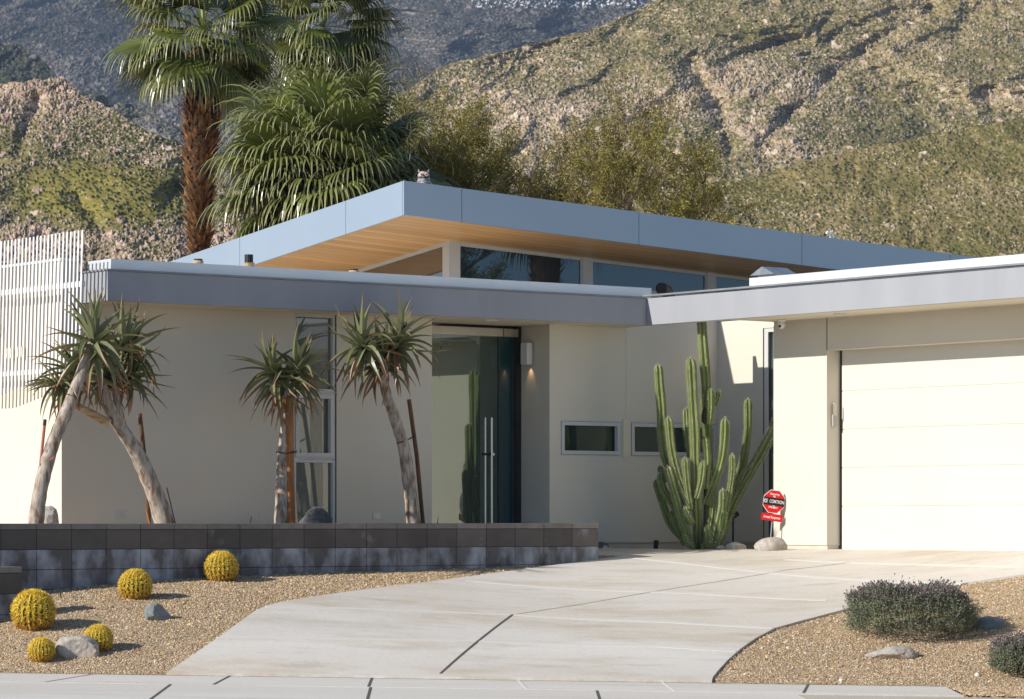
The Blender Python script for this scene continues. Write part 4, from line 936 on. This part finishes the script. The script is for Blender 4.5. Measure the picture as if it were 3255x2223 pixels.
plate('black_band', [(-r8 * .88, -hb_ * 1.05), (r8 * .88, -hb_ * 1.05), (r8 * .88, hb_ * 1.05), (-r8 * .88, hb_ * 1.05)], -.007, -.0057, blkm, board)
def bt(*a, **k): return textmesh(*a, **k)
bt('COMTRON', .056, wht, board, (.034, -.0075, -.001), 'lettering', squeeze=.62, bold=.0009)
bt('Security', .034, wht, board, (-.0, -.006, .088), 'lettering', squeeze=1.05, bold=.0008); bt('By', .030, wht, board, (0, -.006, .060), 'lettering', bold=.0006)
bt('(760)', .016, wht, board, (0, -.006, -.052), 'lettering', bold=.0004); bt('770-8811', .029, wht, board, (0, -.006, -.072), 'lettering', bold=.0010, squeeze=1.05)
lx = -r8 * .72
for nm, w_1, mm_ in (('logo_frame', .025, wht), ('logo_field', .022, blkm)):
    plate(nm, [(lx - w_1, -w_1), (lx + w_1, -w_1), (lx + w_1, w_1), (lx - w_1, w_1)], -.0078 if mm_ is wht else -.0084, -.0072 if mm_ is wht else -.0079, mm_, board)
cir = lambda rx_, rz_: [(lx + rx_ * math.cos(2 * math.pi * k / 24), rz_ * math.sin(2 * math.pi * k / 24)) for k in range(24)]
plate('logo_ring', cir(.020, .017), -.009, -.0085, wht, board); plate('logo_centre', cir(.011, .008), -.0096, -.0091, blkm, board)
lp = local(2453, 1645); hw, hh_ = 34.5 * mpp, 11.5 * mpp
rp = [(-hw, -hh_ + .012), (-hw + .012, -hh_), (hw - .012, -hh_), (hw, -hh_ + .012), (hw, hh_ - .012), (hw - .012, hh_), (-hw + .012, hh_), (-hw, hh_ - .012)]
pl = plate('response_plate', rp, -.008, -.003, redm, sign); pl.location = lp; pl.rotation_euler = (0, TL, R(6))
textmesh('Armed Response', .044, wht, pl, (0, -.009, 0), 'lettering', squeeze=.66, bold=.0008)
p0, p1 = local(2446, 1752), local(2461, 1575); p0.y = p1.y = .012
MB().tube([p0, p1], .009, 4, twist=R(45)).build('post', mat('galvanised_post', (.62, .63, .66), rough=.35, metal=.6), sign)
# path light behind the cactus, ground spots, sprinkler stubs
pl_b = .95; a1, z1 = on_b(2330, 1740, pl_b)
pth = tag(empty('path_light', W(pl_b, a1, -.37), RZ), 'dark garden spotlight on a thin post right of the column cactus', 'garden light')
MB().tube([(0, 0, 0), (0, 0, .30), (.004, 0, .40)], .012, 8).build('post', M['dark'], pth)
MB().tube([(-.03, .0, .40), (.05, -.03, .46)], [.028, .034], 12).build('lamp_head', M['dark'], pth); MB().tube([(.03, -.05, .63), (.06, -.06, .66)], .02, 8).build('lamp_head', M['dark'], pth); MB().tube([(0, 0, .40), (.03, -.05, .63)], .008, 6).build('stem', M['dark'], pth)
b_, z_ = on_a(2085, 1745, .25)
gs = tag(empty('ground_spotlight', W(b_, .25, -.36), RZ), 'small black ground spotlight tilted at the wall left of the column cactus', 'garden light')
MB().tube([(0, 0, 0), (0, 0, .05)], .01, 8).build('stem', M['black'], gs); MB().tube([(-.02, -.02, .02), (.03, .03, .10)], [.028, .032], 12).build('lamp_head', M['black'], gs)
for px, py, hpx, a, lb in ((796, 1664, 22, -1.0, 'thin sprinkler stub above the planter wall left of the post tied aloe'), (1390, 1664, 22, -1.0, 'thin bent wire above the planter wall below the entrance')):
    b, z = on_a(px, py, a); s = tag(empty('sprinkler_stub', W(b, a, z - .12)), lb, 'sprinkler'); MB().tube([(0, 0, 0), (0, 0, .12), (.012, 0, .12 + hpx * 36 / F)], .005, 6).build('riser', M['dark'], s)
q = gnd(197, 1905); s = tag(empty('sprinkler_stub', q), 'dark thin irrigation stake leaning in front of the stained block wall', 'sprinkler'); MB().tube([(0, 0, -.02), (-.04, 0, .16)], .006, 6).build('riser', M['dark'], s)

# ================================================================== FAN PALMS
pleaf = mat('palm_leaf', (1, 1, 1), attr='Col', rough=.3, spec=.7, transl=.06)
ptrunk = mat('palm_bark', (.10, .05, .025), (.04, .02, .01), rough=.95, scale=7, bump=.6, bscale=20, bdist=.03)
boot = mat('palm_boot', (.42, .20, .075), (.08, .036, .016), rough=.85, scale=5, lo=.35, hi=.65, island=.35)
def fan(mb, cl, c, d, Lp, Rf, rr, tone, droop=1.0, dry=0):
    d = d.normalized(); up = Vector((0, 0, 1)); s = d.cross(up); s = s.normalized() if s.length > .1 else Vector((rr.uniform(-1, 1), 1, 0)).normalized()
    roll = rr.uniform(-.6, .6); s = (s * math.cos(roll) + s.cross(d) * math.sin(roll)).normalized()
    # petiole, sagging
    P_ = []; p = c.copy(); dd = d.copy()
    for i in range(5): P_.append(p.copy()); p = p + dd * Lp / 4; dd = (dd + Vector((0, 0, -.10 * droop))).normalized()
    o = len(mb.v)
    for i, q in enumerate(P_):
        w = .022 - .003 * i; mb.v += [tuple(q - s * w), tuple(q + s * w)]; cl += [tuple(np.array((.22, .26, .08)) * tone)] * 2
    for i in range(4): a = o + 2 * i; mb.f.append((a, a + 1, a + 3, a + 2))
    hub = P_[-1]; s = (s - dd * s.dot(dd)).normalized(); nr = s.cross(dd).normalized(); ns = 40
    if nr.z < 0: nr = -nr
    for k in range(ns):
        ph = R(-128 + 256 * (k + .5) / ns); ax = dd * math.cos(ph) + s * math.sin(ph)
        L = Rf * (.62 + .38 * math.cos(ph * .62)) * rr.uniform(.9, 1.08); hw_ = Rf * .040; lat = dd * -math.sin(ph) + s * math.cos(ph)
        ax = (ax + nr * (.18 * math.cos(ph))).normalized(); o = len(mb.v); q = hub.copy(); v = ax.copy(); n = 7; fold = (1 if k % 2 else -1) * .25
        g0 = np.array((.14, .165, .038)) * tone * rr.uniform(.85, 1.15); sag = droop * rr.uniform(.7, 1.4)
        for i in range(n + 1):
            t = i / n; w = .85 * hw_ * min(1, t * 3.2 + .06) * (1 if t < .5 else max(.06, 1 - (t - .5) * 1.9)) * .72
            l2 = (lat + nr * fold).normalized(); mb.v += [tuple(q - l2 * w), tuple(q + l2 * w)]
            e = max(0, t - .62) / .38; cc_ = g0 * (1 - e * .75) + np.array((.46, .44, .22)) * e * .75
            if dry: cc_ = np.array((.30, .20, .09)) * rr.uniform(.8, 1.2)
            cl += [tuple(cc_)] * 2
            q = q + v * L / n
            if t > .38: v = (v + Vector((0, 0, -.68 * sag)) + Vector((rr.uniform(-.04, .04), rr.uniform(-.04, .04), 0))).normalized()
        for i in range(n): a = o + 2 * i; mb.f.append((a, a + 1, a + 3, a + 2))
def palm(x, Y, ytop, rpx_petiole, rfan, nf, trunk_r, label, seed, el0=80, el1=-55, tone=1.0, dead=0, lean=0, threads=0, fill=0):
    c = at(x, ytop, Y); base = Vector((c.x + lean, c.y, E - .4)); root = tag(empty('fan_palm', base), label, 'palm tree', 'fan palms behind the house'); rr = random.Random(seed); top = c - base
    H = top.z; Q = [Vector((0, 0, 0)).lerp(top - Vector((0, 0, .45)), i / 14) + Vector((.06 * math.sin(i * .5), 0, 0)) for i in range(15)]
    prf = lambda t: .5 + .5 * min(1, max(0, (t - .58) / .25)) - .35 * max(0, (t - .93) / .07)
    rd = [trunk_r * prf(i / 14) for i in range(15)]; MB().tube(Q, rd, 14).build('trunk', ptrunk, root, smooth=True)
    mb = MB(); n = int(H / .05) * 11
    for i in range(n):
        z = H * .98 * i / n; t = z / H; a = i * 2.39996 + rr.uniform(-.2, .2); f_ = t * 14; j = min(int(f_), 13); p = Q[j].lerp(Q[j + 1], f_ - j); r = trunk_r * prf(t)
        o = Vector((math.cos(a), math.sin(a), 0)); s = Vector((-math.sin(a), math.cos(a), 0)); b = p + o * r * .82; L = rr.uniform(.12, .26); w = rr.uniform(.03, .055)
        tp = b + o * L * rr.uniform(.5, 1.1) + Vector((0, 0, L * .9)); mb.add([b - s * w, b + s * w, tp + s * w * .35, tp - s * w * .35, b - Vector((0, 0, .07)) + o * .01], [(0, 1, 2, 3), (0, 4, 1), (3, 2, 1, 0)][:2])
    mb.build('leaf_boots', boot, root)
    mb = MB(); cl = []
    for i in range(nf):
        t = (i + .5) / nf; el = R(el0 + (el1 - el0) * t ** .8) + rr.uniform(-.15, .15); az = i * 2.39996 + rr.uniform(-.25, .25); d = Vector((math.cos(el) * math.cos(az), math.cos(el) * math.sin(az), math.sin(el)))
        fan(mb, cl, top - Vector((0, 0, .35 * t)), d, rpx_petiole * (rr.uniform(.8, 1.15) if not fill else rr.uniform(.45, 1.15)), rfan * rr.uniform(.85, 1.1), rr, tone * rr.uniform(.6, 1.3), droop=.6 + .8 * t)
    mb.build('leaf_crown', pleaf, root, colors=np.array(cl))
    if dead:
        mb = MB(); cl = []
        for i in range(dead):
            az = i * 2.39996; d = Vector((math.cos(az) * .45, math.sin(az) * .45, -.8)); fan(mb, cl, top - Vector((0, 0, .5 + .4 * rr.random())), d, rpx_petiole * .5, rfan * .8, rr, .8, 1.3, dry=1)
        mb.build('dead_fronds', pleaf, root, colors=np.array(cl))
    if threads:
        mb = MB(); cl = []
        for i in range(threads):
            az = rr.uniform(0, 6.28); el = rr.uniform(.0, 1.5); rr_ = rpx_petiole + rfan * rr.uniform(.3, .75); p = top + Vector((math.cos(az) * math.cos(el), math.sin(az) * math.cos(el), math.sin(el))) * rr_; v = Vector((rr.uniform(-1, 1), rr.uniform(-1, 1), rr.uniform(-.3, .8))).normalized(); q = p; o = len(mb.v); w = .003
            for j in range(6):
                mb.v += [tuple(q - Vector((w, 0, 0))), tuple(q + Vector((w, 0, 0)))]; cl += [(.50, .45, .26)] * 2; q = q + v * .08; v = (v + Vector((0, 0, -.45))).normalized()
            for j in range(5): a = o + 2 * j; mb.f.append((a, a + 1, a + 3, a + 2))
        tag(mb.build('fibre_threads', pleaf, root, colors=np.array(cl)), kind='stuff')
    return root
pA_ = palm(645, 62, 75, 1.0, 1.05, 46, .33, 'tall fan palm with thick shaggy brown trunk, leftmost of the three', 2, 85, -42, 1.1, 0, -.35 * 0)
palm(1030, 70, 60, .95, 1.1, 50, .22, 'fan palm seen behind, its crown cut by the top edge between the other two', 5, 85, -40, .95)
palm(1045, 56, 575, 1.25, 1.2, 175, .30, 'large bushy fan palm with drooping green crown just behind the roof corner', 9, 74, -60, 1.2, 0, 0, 260, fill=1)

# ================================================================== THORNY TREES BEHIND THE ROOF
tleaf = mat('mesquite_leaf', (1, 1, 1), attr='Col', rough=.7, spec=.2, transl=.2); tbark = mat('mesquite_bark', (.16, .12, .085), (.24, .18, .12), rough=.9, scale=8)
def twin(root, loc, label):
    c = root.copy(); COL.objects.link(c); c.location = loc; c['label'] = label
    for ch in root.children: d = ch.copy(); COL.objects.link(d); d.parent = c
def thorn_tree(px, Y, pytop, wpx, label, seed, leafy=1.0, tone=(.27, .235, .06)):
    base = at(px, 1700, Y); base.z = E - .4; root = tag(empty('desert_tree', base), label, 'tree', 'sparse desert trees behind the upper roof'); rr = random.Random(seed)
    H = at(px, pytop, Y).z - base.z; Wd = wpx * Y / F / 2; tr = MB(); tw = MB(); lf = MB(); cl = []
    tips = []
    def grow(p, d, L, r, lev):
        Q = [p.copy()]; q = p.copy(); dd = d.copy(); n = 5
        for i in range(n):
            q = q + dd * L / n; dd = (dd + Vector((rr.uniform(-.22, .22), rr.uniform(-.22, .22), rr.uniform(-.12, .2)))).normalized(); Q.append(q.copy())
        (tr if lev < 3 else tw).tube(Q, [r * (1 - .5 * i / n) for i in range(n + 1)], 6 if lev < 3 else 3, caps=False)
        if lev == 5: tips.append(Q); return
        for k in range({0: 5, 1: 4, 2: 4, 3: 4, 4: 4}[lev]):
            s = Q[rr.randint(2, n)]; nd = (dd + Vector((rr.uniform(-1, 1), rr.uniform(-1, 1), rr.uniform(-.35, .75))) * (.75 if lev else .6)).normalized()
            grow(s, nd, L * rr.uniform(.55, .8), r * .55, lev + 1)
    grow(Vector((0, 0, 0)), Vector((0, 0, 1)), H * .36, .09, 0)
    pts = [q for Q in tips for q in Q]; zmx = sorted(q.z for q in pts)[int(len(pts) * .99)]; xmx = sorted(abs(q.x) for q in pts)[int(len(pts) * .90)]
    sz = H / zmx; sx_ = Wd / xmx
    for m_ in (tr, tw): m_.v = [(x * sx_, y * sx_, z * sz) for x, y, z in m_.v]
    for Q in tips:
        if rr.random() > leafy: continue
        for s in Q[1:]:
            s = Vector((s.x * sx_, s.y * sx_, s.z * sz))
            if s.z < H * .35: continue
            for j in range(13):
                v = Vector((rr.uniform(-1, 1), rr.uniform(-1, 1), rr.uniform(-1.3, .4))).normalized(); l = rr.uniform(.03, .09); b = s + Vector((rr.uniform(-.07, .07), rr.uniform(-.07, .07), rr.uniform(-.07, .07)))
                e = v.cross(Vector((rr.uniform(-1, 1), rr.uniform(-1, 1), rr.uniform(-1, 1)))).normalized() * .009
                lf.add([b - e, b + e, b + v * l + e * .3, b + v * l - e * .3], [(0, 1, 2, 3)]); c_ = np.array(tone) * rr.uniform(.6, 1.5); cl += [tuple(c_)] * 4
    tr.build('trunk', tbark, root); tw.build('twigs', tbark, root); lf.build('foliage', tleaf, root, colors=np.array(cl)); return root
t1_ = thorn_tree(1490, 59, 350, 560, 'sparse olive desert tree directly right of the bushy palm', 4, 1.0)
thorn_tree(1740, 61, 420, 640, 'bare twiggy desert tree between the two leafier ones behind the roof', 6, .75, (.27, .22, .08))
thorn_tree(1985, 58, 455, 760, 'sparse green desert tree on the right whose twigs trail along the roof', 11, .95)
twin(t1_, Vector((22, 34.2, E - 1)), 'desert tree beyond the right edge, seen only mirrored in the upper windows')
twin(pA_, Vector((31, 33.5, E - 2.2)), 'distant fan palm beyond the right edge, seen only mirrored in the upper windows')
# ================================================================== HILLS
def hsh(ix, iy, s):
    h = (ix.astype(np.int64) * 374761393 + iy.astype(np.int64) * 668265263 + s * 982451653) & 0x7fffffff
    h = ((h ^ (h >> 13)) * 1274126177) & 0x7fffffff
    return ((h ^ (h >> 16)) & 0xffffff) / float(0xffffff)
def vn(x, y, s=0):
    ix = np.floor(x).astype(np.int64); iy = np.floor(y).astype(np.int64); fx = x - ix; fy = y - iy; fx = fx * fx * (3 - 2 * fx); fy = fy * fy * (3 - 2 * fy)
    return (hsh(ix, iy, s) * (1 - fx) + hsh(ix + 1, iy, s) * fx) * (1 - fy) + (hsh(ix, iy + 1, s) * (1 - fx) + hsh(ix + 1, iy + 1, s) * fx) * fy
def fbm(x, y, o=5, s=0, g=.5, l=2.03):
    a = 1; t = 0; n = 0
    for i in range(o): t += a * vn(x, y, s + i); n += a; a *= g; x = x * l + 13.7; y = y * l + 7.3
    return t / n
def ridged(x, y, o=5, s=0, g=.5):
    a = 1; t = 0; n = 0
    for i in range(o): t += a * (1 - np.abs(2 * vn(x, y, s + i) - 1)); n += a; a *= g; x = x * 2.07 + 5.1; y = y * 2.07 + 9.2
    return t / n
def cells(x, y, s=0):
    ix = np.floor(x).astype(np.int64); iy = np.floor(y).astype(np.int64); best = np.full(x.shape, 9.); rid = np.zeros(x.shape); sec = np.full(x.shape, 9.)
    for dx in (-1, 0, 1):
        for dy in (-1, 0, 1):
            jx, jy = ix + dx, iy + dy; px = jx + hsh(jx, jy, s); py = jy + hsh(jx, jy, s + 7); d = (px - x) ** 2 + (py - y) ** 2
            m = d < best; sec = np.where(m, best, np.minimum(sec, d)); rid = np.where(m, hsh(jx, jy, s + 13), rid); best = np.where(m, d, best)
    return np.sqrt(best), np.sqrt(sec), rid
def gul(x0, y0, x1, y1, w):
    def f(X, Y): 
        dx, dy = x1 - x0, y1 - y0; L = dx * dx + dy * dy; t = np.clip(((X - x0) * dx + (Y - y0) * dy) / L, 0, 1); return np.exp(-(((X - x0 - t * dx) ** 2 + (Y - y0 - t * dy) ** 2) / w ** 2))
    return f
hillm = D.materials.new('hillside'); hillm.use_nodes = True; nt = hillm.node_tree; p = nt.nodes['Principled BSDF']; an = nt.nodes.new('ShaderNodeAttribute'); an.attribute_name = 'Col'
nt.links.new(an.outputs['Color'], p.inputs['Base Color']); p.inputs['Roughness'].default_value = 1; p.inputs['Specular IOR Level'].default_value = .05
def hill(name, sil, Yb, Yr, ybase, seed, rockscale, rockamp, gully, gscale, rockf, pal, x0=-150, x1=3400, step=2.6, rows=330, pexp=1.0, depthx=0, extra=None, carve=None, pb=1.0):
    px = np.arange(x0, x1 + step, step); rpx, rpy = np.array([q[0] for q in sil], float), np.array([q[1] for q in sil], float)
    ridge = np.interp(px, rpx, rpy); ridge = ridge + 9 * (fbm(px / 38., px * 0, 4, seed) - .5) * 2
    t = np.linspace(0, 1, rows); T_, PX = np.meshgrid(t, px, indexing='ij')
    Rg = np.broadcast_to(ridge, T_.shape); PY = ybase + (Rg - ybase) * T_ ** pexp
    Y = Yb + (Yr - Yb) * (ybase - PY) / (ybase - max(-60, ridge.min())) + depthx * (PX - CX) / IW
    X = (PX - CX) / F * Y; Z = E + (HY - PY) / F * Y
    sc = F / ((Yb + Yr) / 2)                                    # photo pixels per metre
    # gullies and spurs push the slope back and forth in depth
    gx, gy = X / gscale, Z / gscale
    wx = gx + .35 * (fbm(gx * 1.5, gy * 1.5, 3, seed + 50) - .5) * 2
    wy = gy + .35 * (fbm(gx * 1.5 + 31, gy * 1.5, 3, seed + 53) - .5) * 2
    wy = wy * 1.9
    rel = (fbm(wx * .8 + .3 * wy, wy * .55 - .2 * wx, 5, seed + 3, .46) - .5) * 2 * gully + (ridged(wx * 1.5 - .7 * wy, wy * .8 + .4 * wx, 4, seed + 5, .55) - .6) * gully * .8
    mid = (fbm(X / gscale * 4 + Z / gscale * 3, Z / gscale * 9 - X / gscale * 1.5, 5, seed + 9, .62) - .5) * gully * .4
    fade = 1.0
    reg = fbm(X / gscale * 1.8 + 4 - Z / gscale, Z / gscale * 3.4 + X / gscale * .6, 6, seed + 21, .65)
    k = rockscale; wob = (fbm(X / k * .8, Z / k * .8, 3, seed + 90) - .5) * 1.6
    def facet(sc_, s_, e=1.3):
        c, cb, r = cells(X / k * sc_ + wob, Z / k * sc_ * e * 1.2 + wob * .7 + X / k * sc_ * .3, s_)
        gap = np.clip((cb - c) * 4, 0, 1)
        return c, r, gap
    c1, r1, g1_ = facet(.52, seed + 31); c2, r2, g2_ = facet(1.7, seed + 37); c4, r4, g4_ = facet(3.2, seed + 39)
    rk = extra(PX, PY, reg) if extra else reg
    thr = 1 - rockf
    dens = np.clip((rk - thr + .36) * 3.2, .12, 1)
    big = np.clip((rk - thr) * 7 + .1, 0, 1)
    isr1 = (r1 < (.05 + .22 * big) * pb * dens) & (c1 < .52); isr2 = (r2 < (.20 + .26 * big) * pb * dens) & (c2 < .52); isr4 = (r4 < (.15 + .16 * big) * pb * dens)
    tilt = lambda r, q: (np.modf(r * 971)[0] - .5) * np.modf(q)[0] * 1.5
    h1 = np.where(isr1, (.45 + r1 * .8 + tilt(r1, X / k * .52)) * g1_, 0); h2 = np.where(isr2, (.4 + r2 + tilt(r2, X / k * 1.7)) * g2_, 0); h4 = np.where(isr4, (.4 + r4) * g4_, 0)
    crag = (ridged(X / k / 5 + wob * .2, Z / k / 4, 5, seed + 61, .62) - .58) * big * 1.5
    c3, r3, g3_ = facet(1.5, seed + 71, 1.); bush = (r3 > .62) & (c3 < .42) & (~isr1) & (~isr2); h3 = np.where(bush, np.sqrt(np.clip(1 - (c3 / .44) ** 2, 0, 1)), 0)
    disp = (h1 * 1.0 + h2 * .95 + h4 * .5 + crag + h3 * .6) * rockamp + (fbm(X / k * 3, Z / k * 3, 3, seed + 80) - .5) * rockamp * .3
    if carve:
        for (cl_, cw, cd) in carve:
            for q0, q1 in zip(cl_[:-1], cl_[1:]): rel = rel - cd * gul(*q0, *q1, cw)(PX, PY) * gully * (1 + 1.2 * (fbm(PX / 40., PY / 40., 4, seed + 95) - .5))
    Y2 = Y - (rel + mid) * fade - disp * .5; Z2 = Z + disp * .8 * np.minimum(1, (1 - T_) * 30 + .4)
    s_ = Y2 / Y; X2 = X * s_; Z2 = E + (Z2 - E) * s_
    # colours
    rock = np.array(pal['rock'])[(r1 * 997 % len(pal['rock'])).astype(int)]; rock2 = np.array(pal['rock'])[(r2 * 991 % len(pal['rock'])).astype(int)]; rock4 = np.array(pal['rock'])[(r4 * 983 % len(pal['rock'])).astype(int)]
    n1 = fbm(X / gscale * 3, Z / gscale * 3, 5, seed + 41, .6)[..., None]; n2 = fbm(X / k * 1.7, Z / k * 1.7, 4, seed + 43, .7)[..., None]
    g1, g2 = np.array(pal['veg'][0]), np.array(pal['veg'][1]); ground = g1 + (g2 - g1) * np.clip((n1 - .35) * 3.3, 0, 1); soil = np.array(pal['soil'])
    ground = ground + (soil - ground) * np.clip((n2 - .50) * 4 + (big[..., None] - .4) * .2, 0, .6)
    if 'grass' in pal: gm = pal['grass'](PX, PY)[..., None]; ground = ground * (1 - gm) + np.array((.235, .20, .052)) * gm * (.75 + .5 * n2)
    col = ground * (.75 + .5 * n2)
    cr = np.clip(crag / .25, 0, 1)[..., None]; col = col * (1 - cr) + soil * 1.05 * (.7 + .6 * n2) * cr
    col = np.where(bush[..., None], np.array(pal['bush']) * (.7 + .6 * r3[..., None]), col)
    col = np.where(isr4[..., None], rock4 * (.7 + .5 * n2), col)
    col = np.where(isr2[..., None], rock2 * (.75 + .5 * r2[..., None]), col); col = np.where(isr1[..., None], rock * (.75 + .45 * n2), col)
    if 'snow' in pal: sm = (pal['snow'](PX, PY) > .5) & (n2[..., 0] > .62); col = np.where(sm[..., None], (.75, .77, .8), col)
    # back side, falling away
    nb = 6; bx, by, bz, bc = [], [], [], []
    for i in range(1, nb + 1): f_ = i / nb; bx.append(X2[-1] * (1 + .25 * f_)); by.append(Y2[-1] * (1 + .25 * f_)); bz.append(E + (Z2[-1] - E) * (1 - f_ ** 1.5) - 2 * f_); bc.append(col[-1])
    X2 = np.vstack([X2, bx]); Y2 = np.vstack([Y2, by]); Z2 = np.vstack([Z2, bz]); col = np.concatenate([col, np.array(bc)], 0)
    ny_, nx_ = X2.shape; V = np.stack([X2, Y2, Z2], -1).reshape(-1, 3); ii = (np.arange(ny_ - 1)[:, None] * nx_ + np.arange(nx_ - 1)[None]).ravel()
    o = npmesh(name, V, np.stack([ii, ii + 1, ii + nx_ + 1, ii + nx_], 1), hillm, colors=np.clip(col, 0, 1).reshape(-1, 3)); tag(o, kind='structure'); return o
beige = [(.59, .46, .325), (.50, .38, .265), (.66, .54, .395), (.44, .32, .225), (.55, .41, .285), (.41, .33, .25)]
pink = [(.52, .38, .29), (.44, .32, .25), (.60, .46, .36), (.40, .28, .22), (.54, .42, .32)]
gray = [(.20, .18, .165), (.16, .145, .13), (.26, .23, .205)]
pR = dict(rock=beige, veg=[(.14, .125, .042), (.25, .20, .08)], soil=(.36, .27, .145), bush=(.06, .07, .03))
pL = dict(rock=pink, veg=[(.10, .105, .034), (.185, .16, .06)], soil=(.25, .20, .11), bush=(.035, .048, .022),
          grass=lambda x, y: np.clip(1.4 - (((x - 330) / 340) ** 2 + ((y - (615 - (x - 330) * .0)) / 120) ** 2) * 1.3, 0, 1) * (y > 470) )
pM = dict(rock=gray, veg=[(.04, .05, .022), (.07, .07, .035)], soil=(.12, .10, .07), bush=(.03, .04, .025))  # near-black plant and soil tones carry the ridge's shade in their colour
pF = dict(rock=gray + [(.26, .21, .175)], veg=[(.04, .042, .03), (.07, .065, .05)], soil=(.13, .105, .085), bush=(.025, .03, .02), snow=lambda x, y: ((x > 1500) & (x < 2150) & (y < 26)) * 1.0)
e1 = gul(1700, 520, 2150, 300, 120); e2 = gul(2350, 470, 2900, 60, 90); e3 = gul(2250, 300, 2500, 480, 90)
hill('right_mountain', [(700, 640), (900, 480), (1100, 380), (1300, 280), (1400, 212), (1540, 175), (1760, 125), (1850, 105), (1960, 63), (2075, 0), (2300, -110), (3400, -300)], 850, 1120, 820, 100, 1.35, .85, 30, 75, .44, pR, x0=650, x1=3420, rows=470, step=2.4,
     extra=lambda X, Y, r: r * .85 + .05 + .12 * e1(X, Y) + .13 * e2(X, Y) + .14 * e3(X, Y) - .10 * np.clip((Y - 470) / 200, 0, 1),
     carve=[([(2200, 220), (2290, 350), (2325, 470)], 30, .30), ([(2960, 30), (2760, 160), (2640, 250), (2500, 380), (2420, 470)], 34, .20), ([(1900, 60), (1700, 220), (1500, 300)], 60, .06)])
hill('right_foothill', [(1850, 860), (2050, 745), (2150, 672), (2250, 612), (2400, 562), (2550, 515), (2700, 480), (2850, 450), (3000, 418), (3255, 375), (3420, 350)], 420, 500, 900, 200, .60, .36, 8, 32, .34, pR, x0=1800, x1=3420, rows=210, step=2.4, pb=.62)
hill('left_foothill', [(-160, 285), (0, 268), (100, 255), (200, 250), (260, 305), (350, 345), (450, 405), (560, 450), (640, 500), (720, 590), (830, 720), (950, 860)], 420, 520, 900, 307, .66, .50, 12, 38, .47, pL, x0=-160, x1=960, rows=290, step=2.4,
     extra=lambda X, Y, r: r * .8 + .07 + .22 * np.clip((430 - Y) / 120, 0, 1) + .12 * np.clip((Y - 680) / 60, 0, 1) - .5 * np.clip(1.1 - (((X - 330) / 360) ** 2 + ((Y - 620) / 125) ** 2), 0, 1),
     carve=[([(620, 480), (560, 620), (640, 800)], 45, .35), ([(250, 640), (330, 740)], 26, .28), ([(120, 330), (60, 480)], 24, .25)])
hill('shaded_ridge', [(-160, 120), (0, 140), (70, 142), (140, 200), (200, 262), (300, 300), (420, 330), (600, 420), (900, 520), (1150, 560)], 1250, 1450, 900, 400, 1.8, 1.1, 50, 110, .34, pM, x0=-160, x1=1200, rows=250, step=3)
hill('centre_knoll', [(1050, 420), (1150, 300), (1225, 196), (1300, 178), (1380, 215), (1480, 330), (1600, 480)], 1600, 1740, 700, 450, 2.2, 1.3, 22, 90, .3, pF, x0=1050, x1=1600, rows=150, step=3)
hill('far_mountain', [(-200, -260), (300, -330), (700, -250), (1100, -300), (1500, -180), (2000, -160), (2500, -300), (3400, -300)], 2000, 2700, 760, 500, 3.2, 2.0, 120, 240, .40, pF, x0=-200, x1=2700, rows=420, step=3)
# air: one closed box of thin haze round everything, sky outside
hz = MB(); hz.box(-1900, 1900, -1600, 3600, -4, 640)
hm = D.materials.new('haze_air'); hm.use_nodes = True; nt = hm.node_tree; nt.nodes.remove(nt.nodes['Principled BSDF'])
pv = nt.nodes.new('ShaderNodeVolumePrincipled'); pv.inputs['Color'].default_value = (.48, .64, .92, 1); pv.inputs['Density'].default_value = 1.1e-4; pv.inputs['Anisotropy'].default_value = .2
nt.links.new(pv.outputs[0], nt.nodes['Material Output'].inputs['Volume'])
ho = hz.build('haze', hm); tag(ho, 'thin blue haze in the air before the far mountains', 'haze', kind='stuff')
zmax = max(max(v.co.z for v in o.data.vertices) for o in D.objects if o.type == 'MESH' and o.name.split('.')[0].endswith(('mountain', 'hill', 'ridge', 'knoll')))
print('highest', zmax)
SC.cycles.volume_bounces = 0
SC.cycles.max_bounces = 6; SC.cycles.diffuse_bounces = 3; SC.cycles.glossy_bounces = 3; SC.cycles.transmission_bounces = 3; SC.cycles.transparent_max_bounces = 6
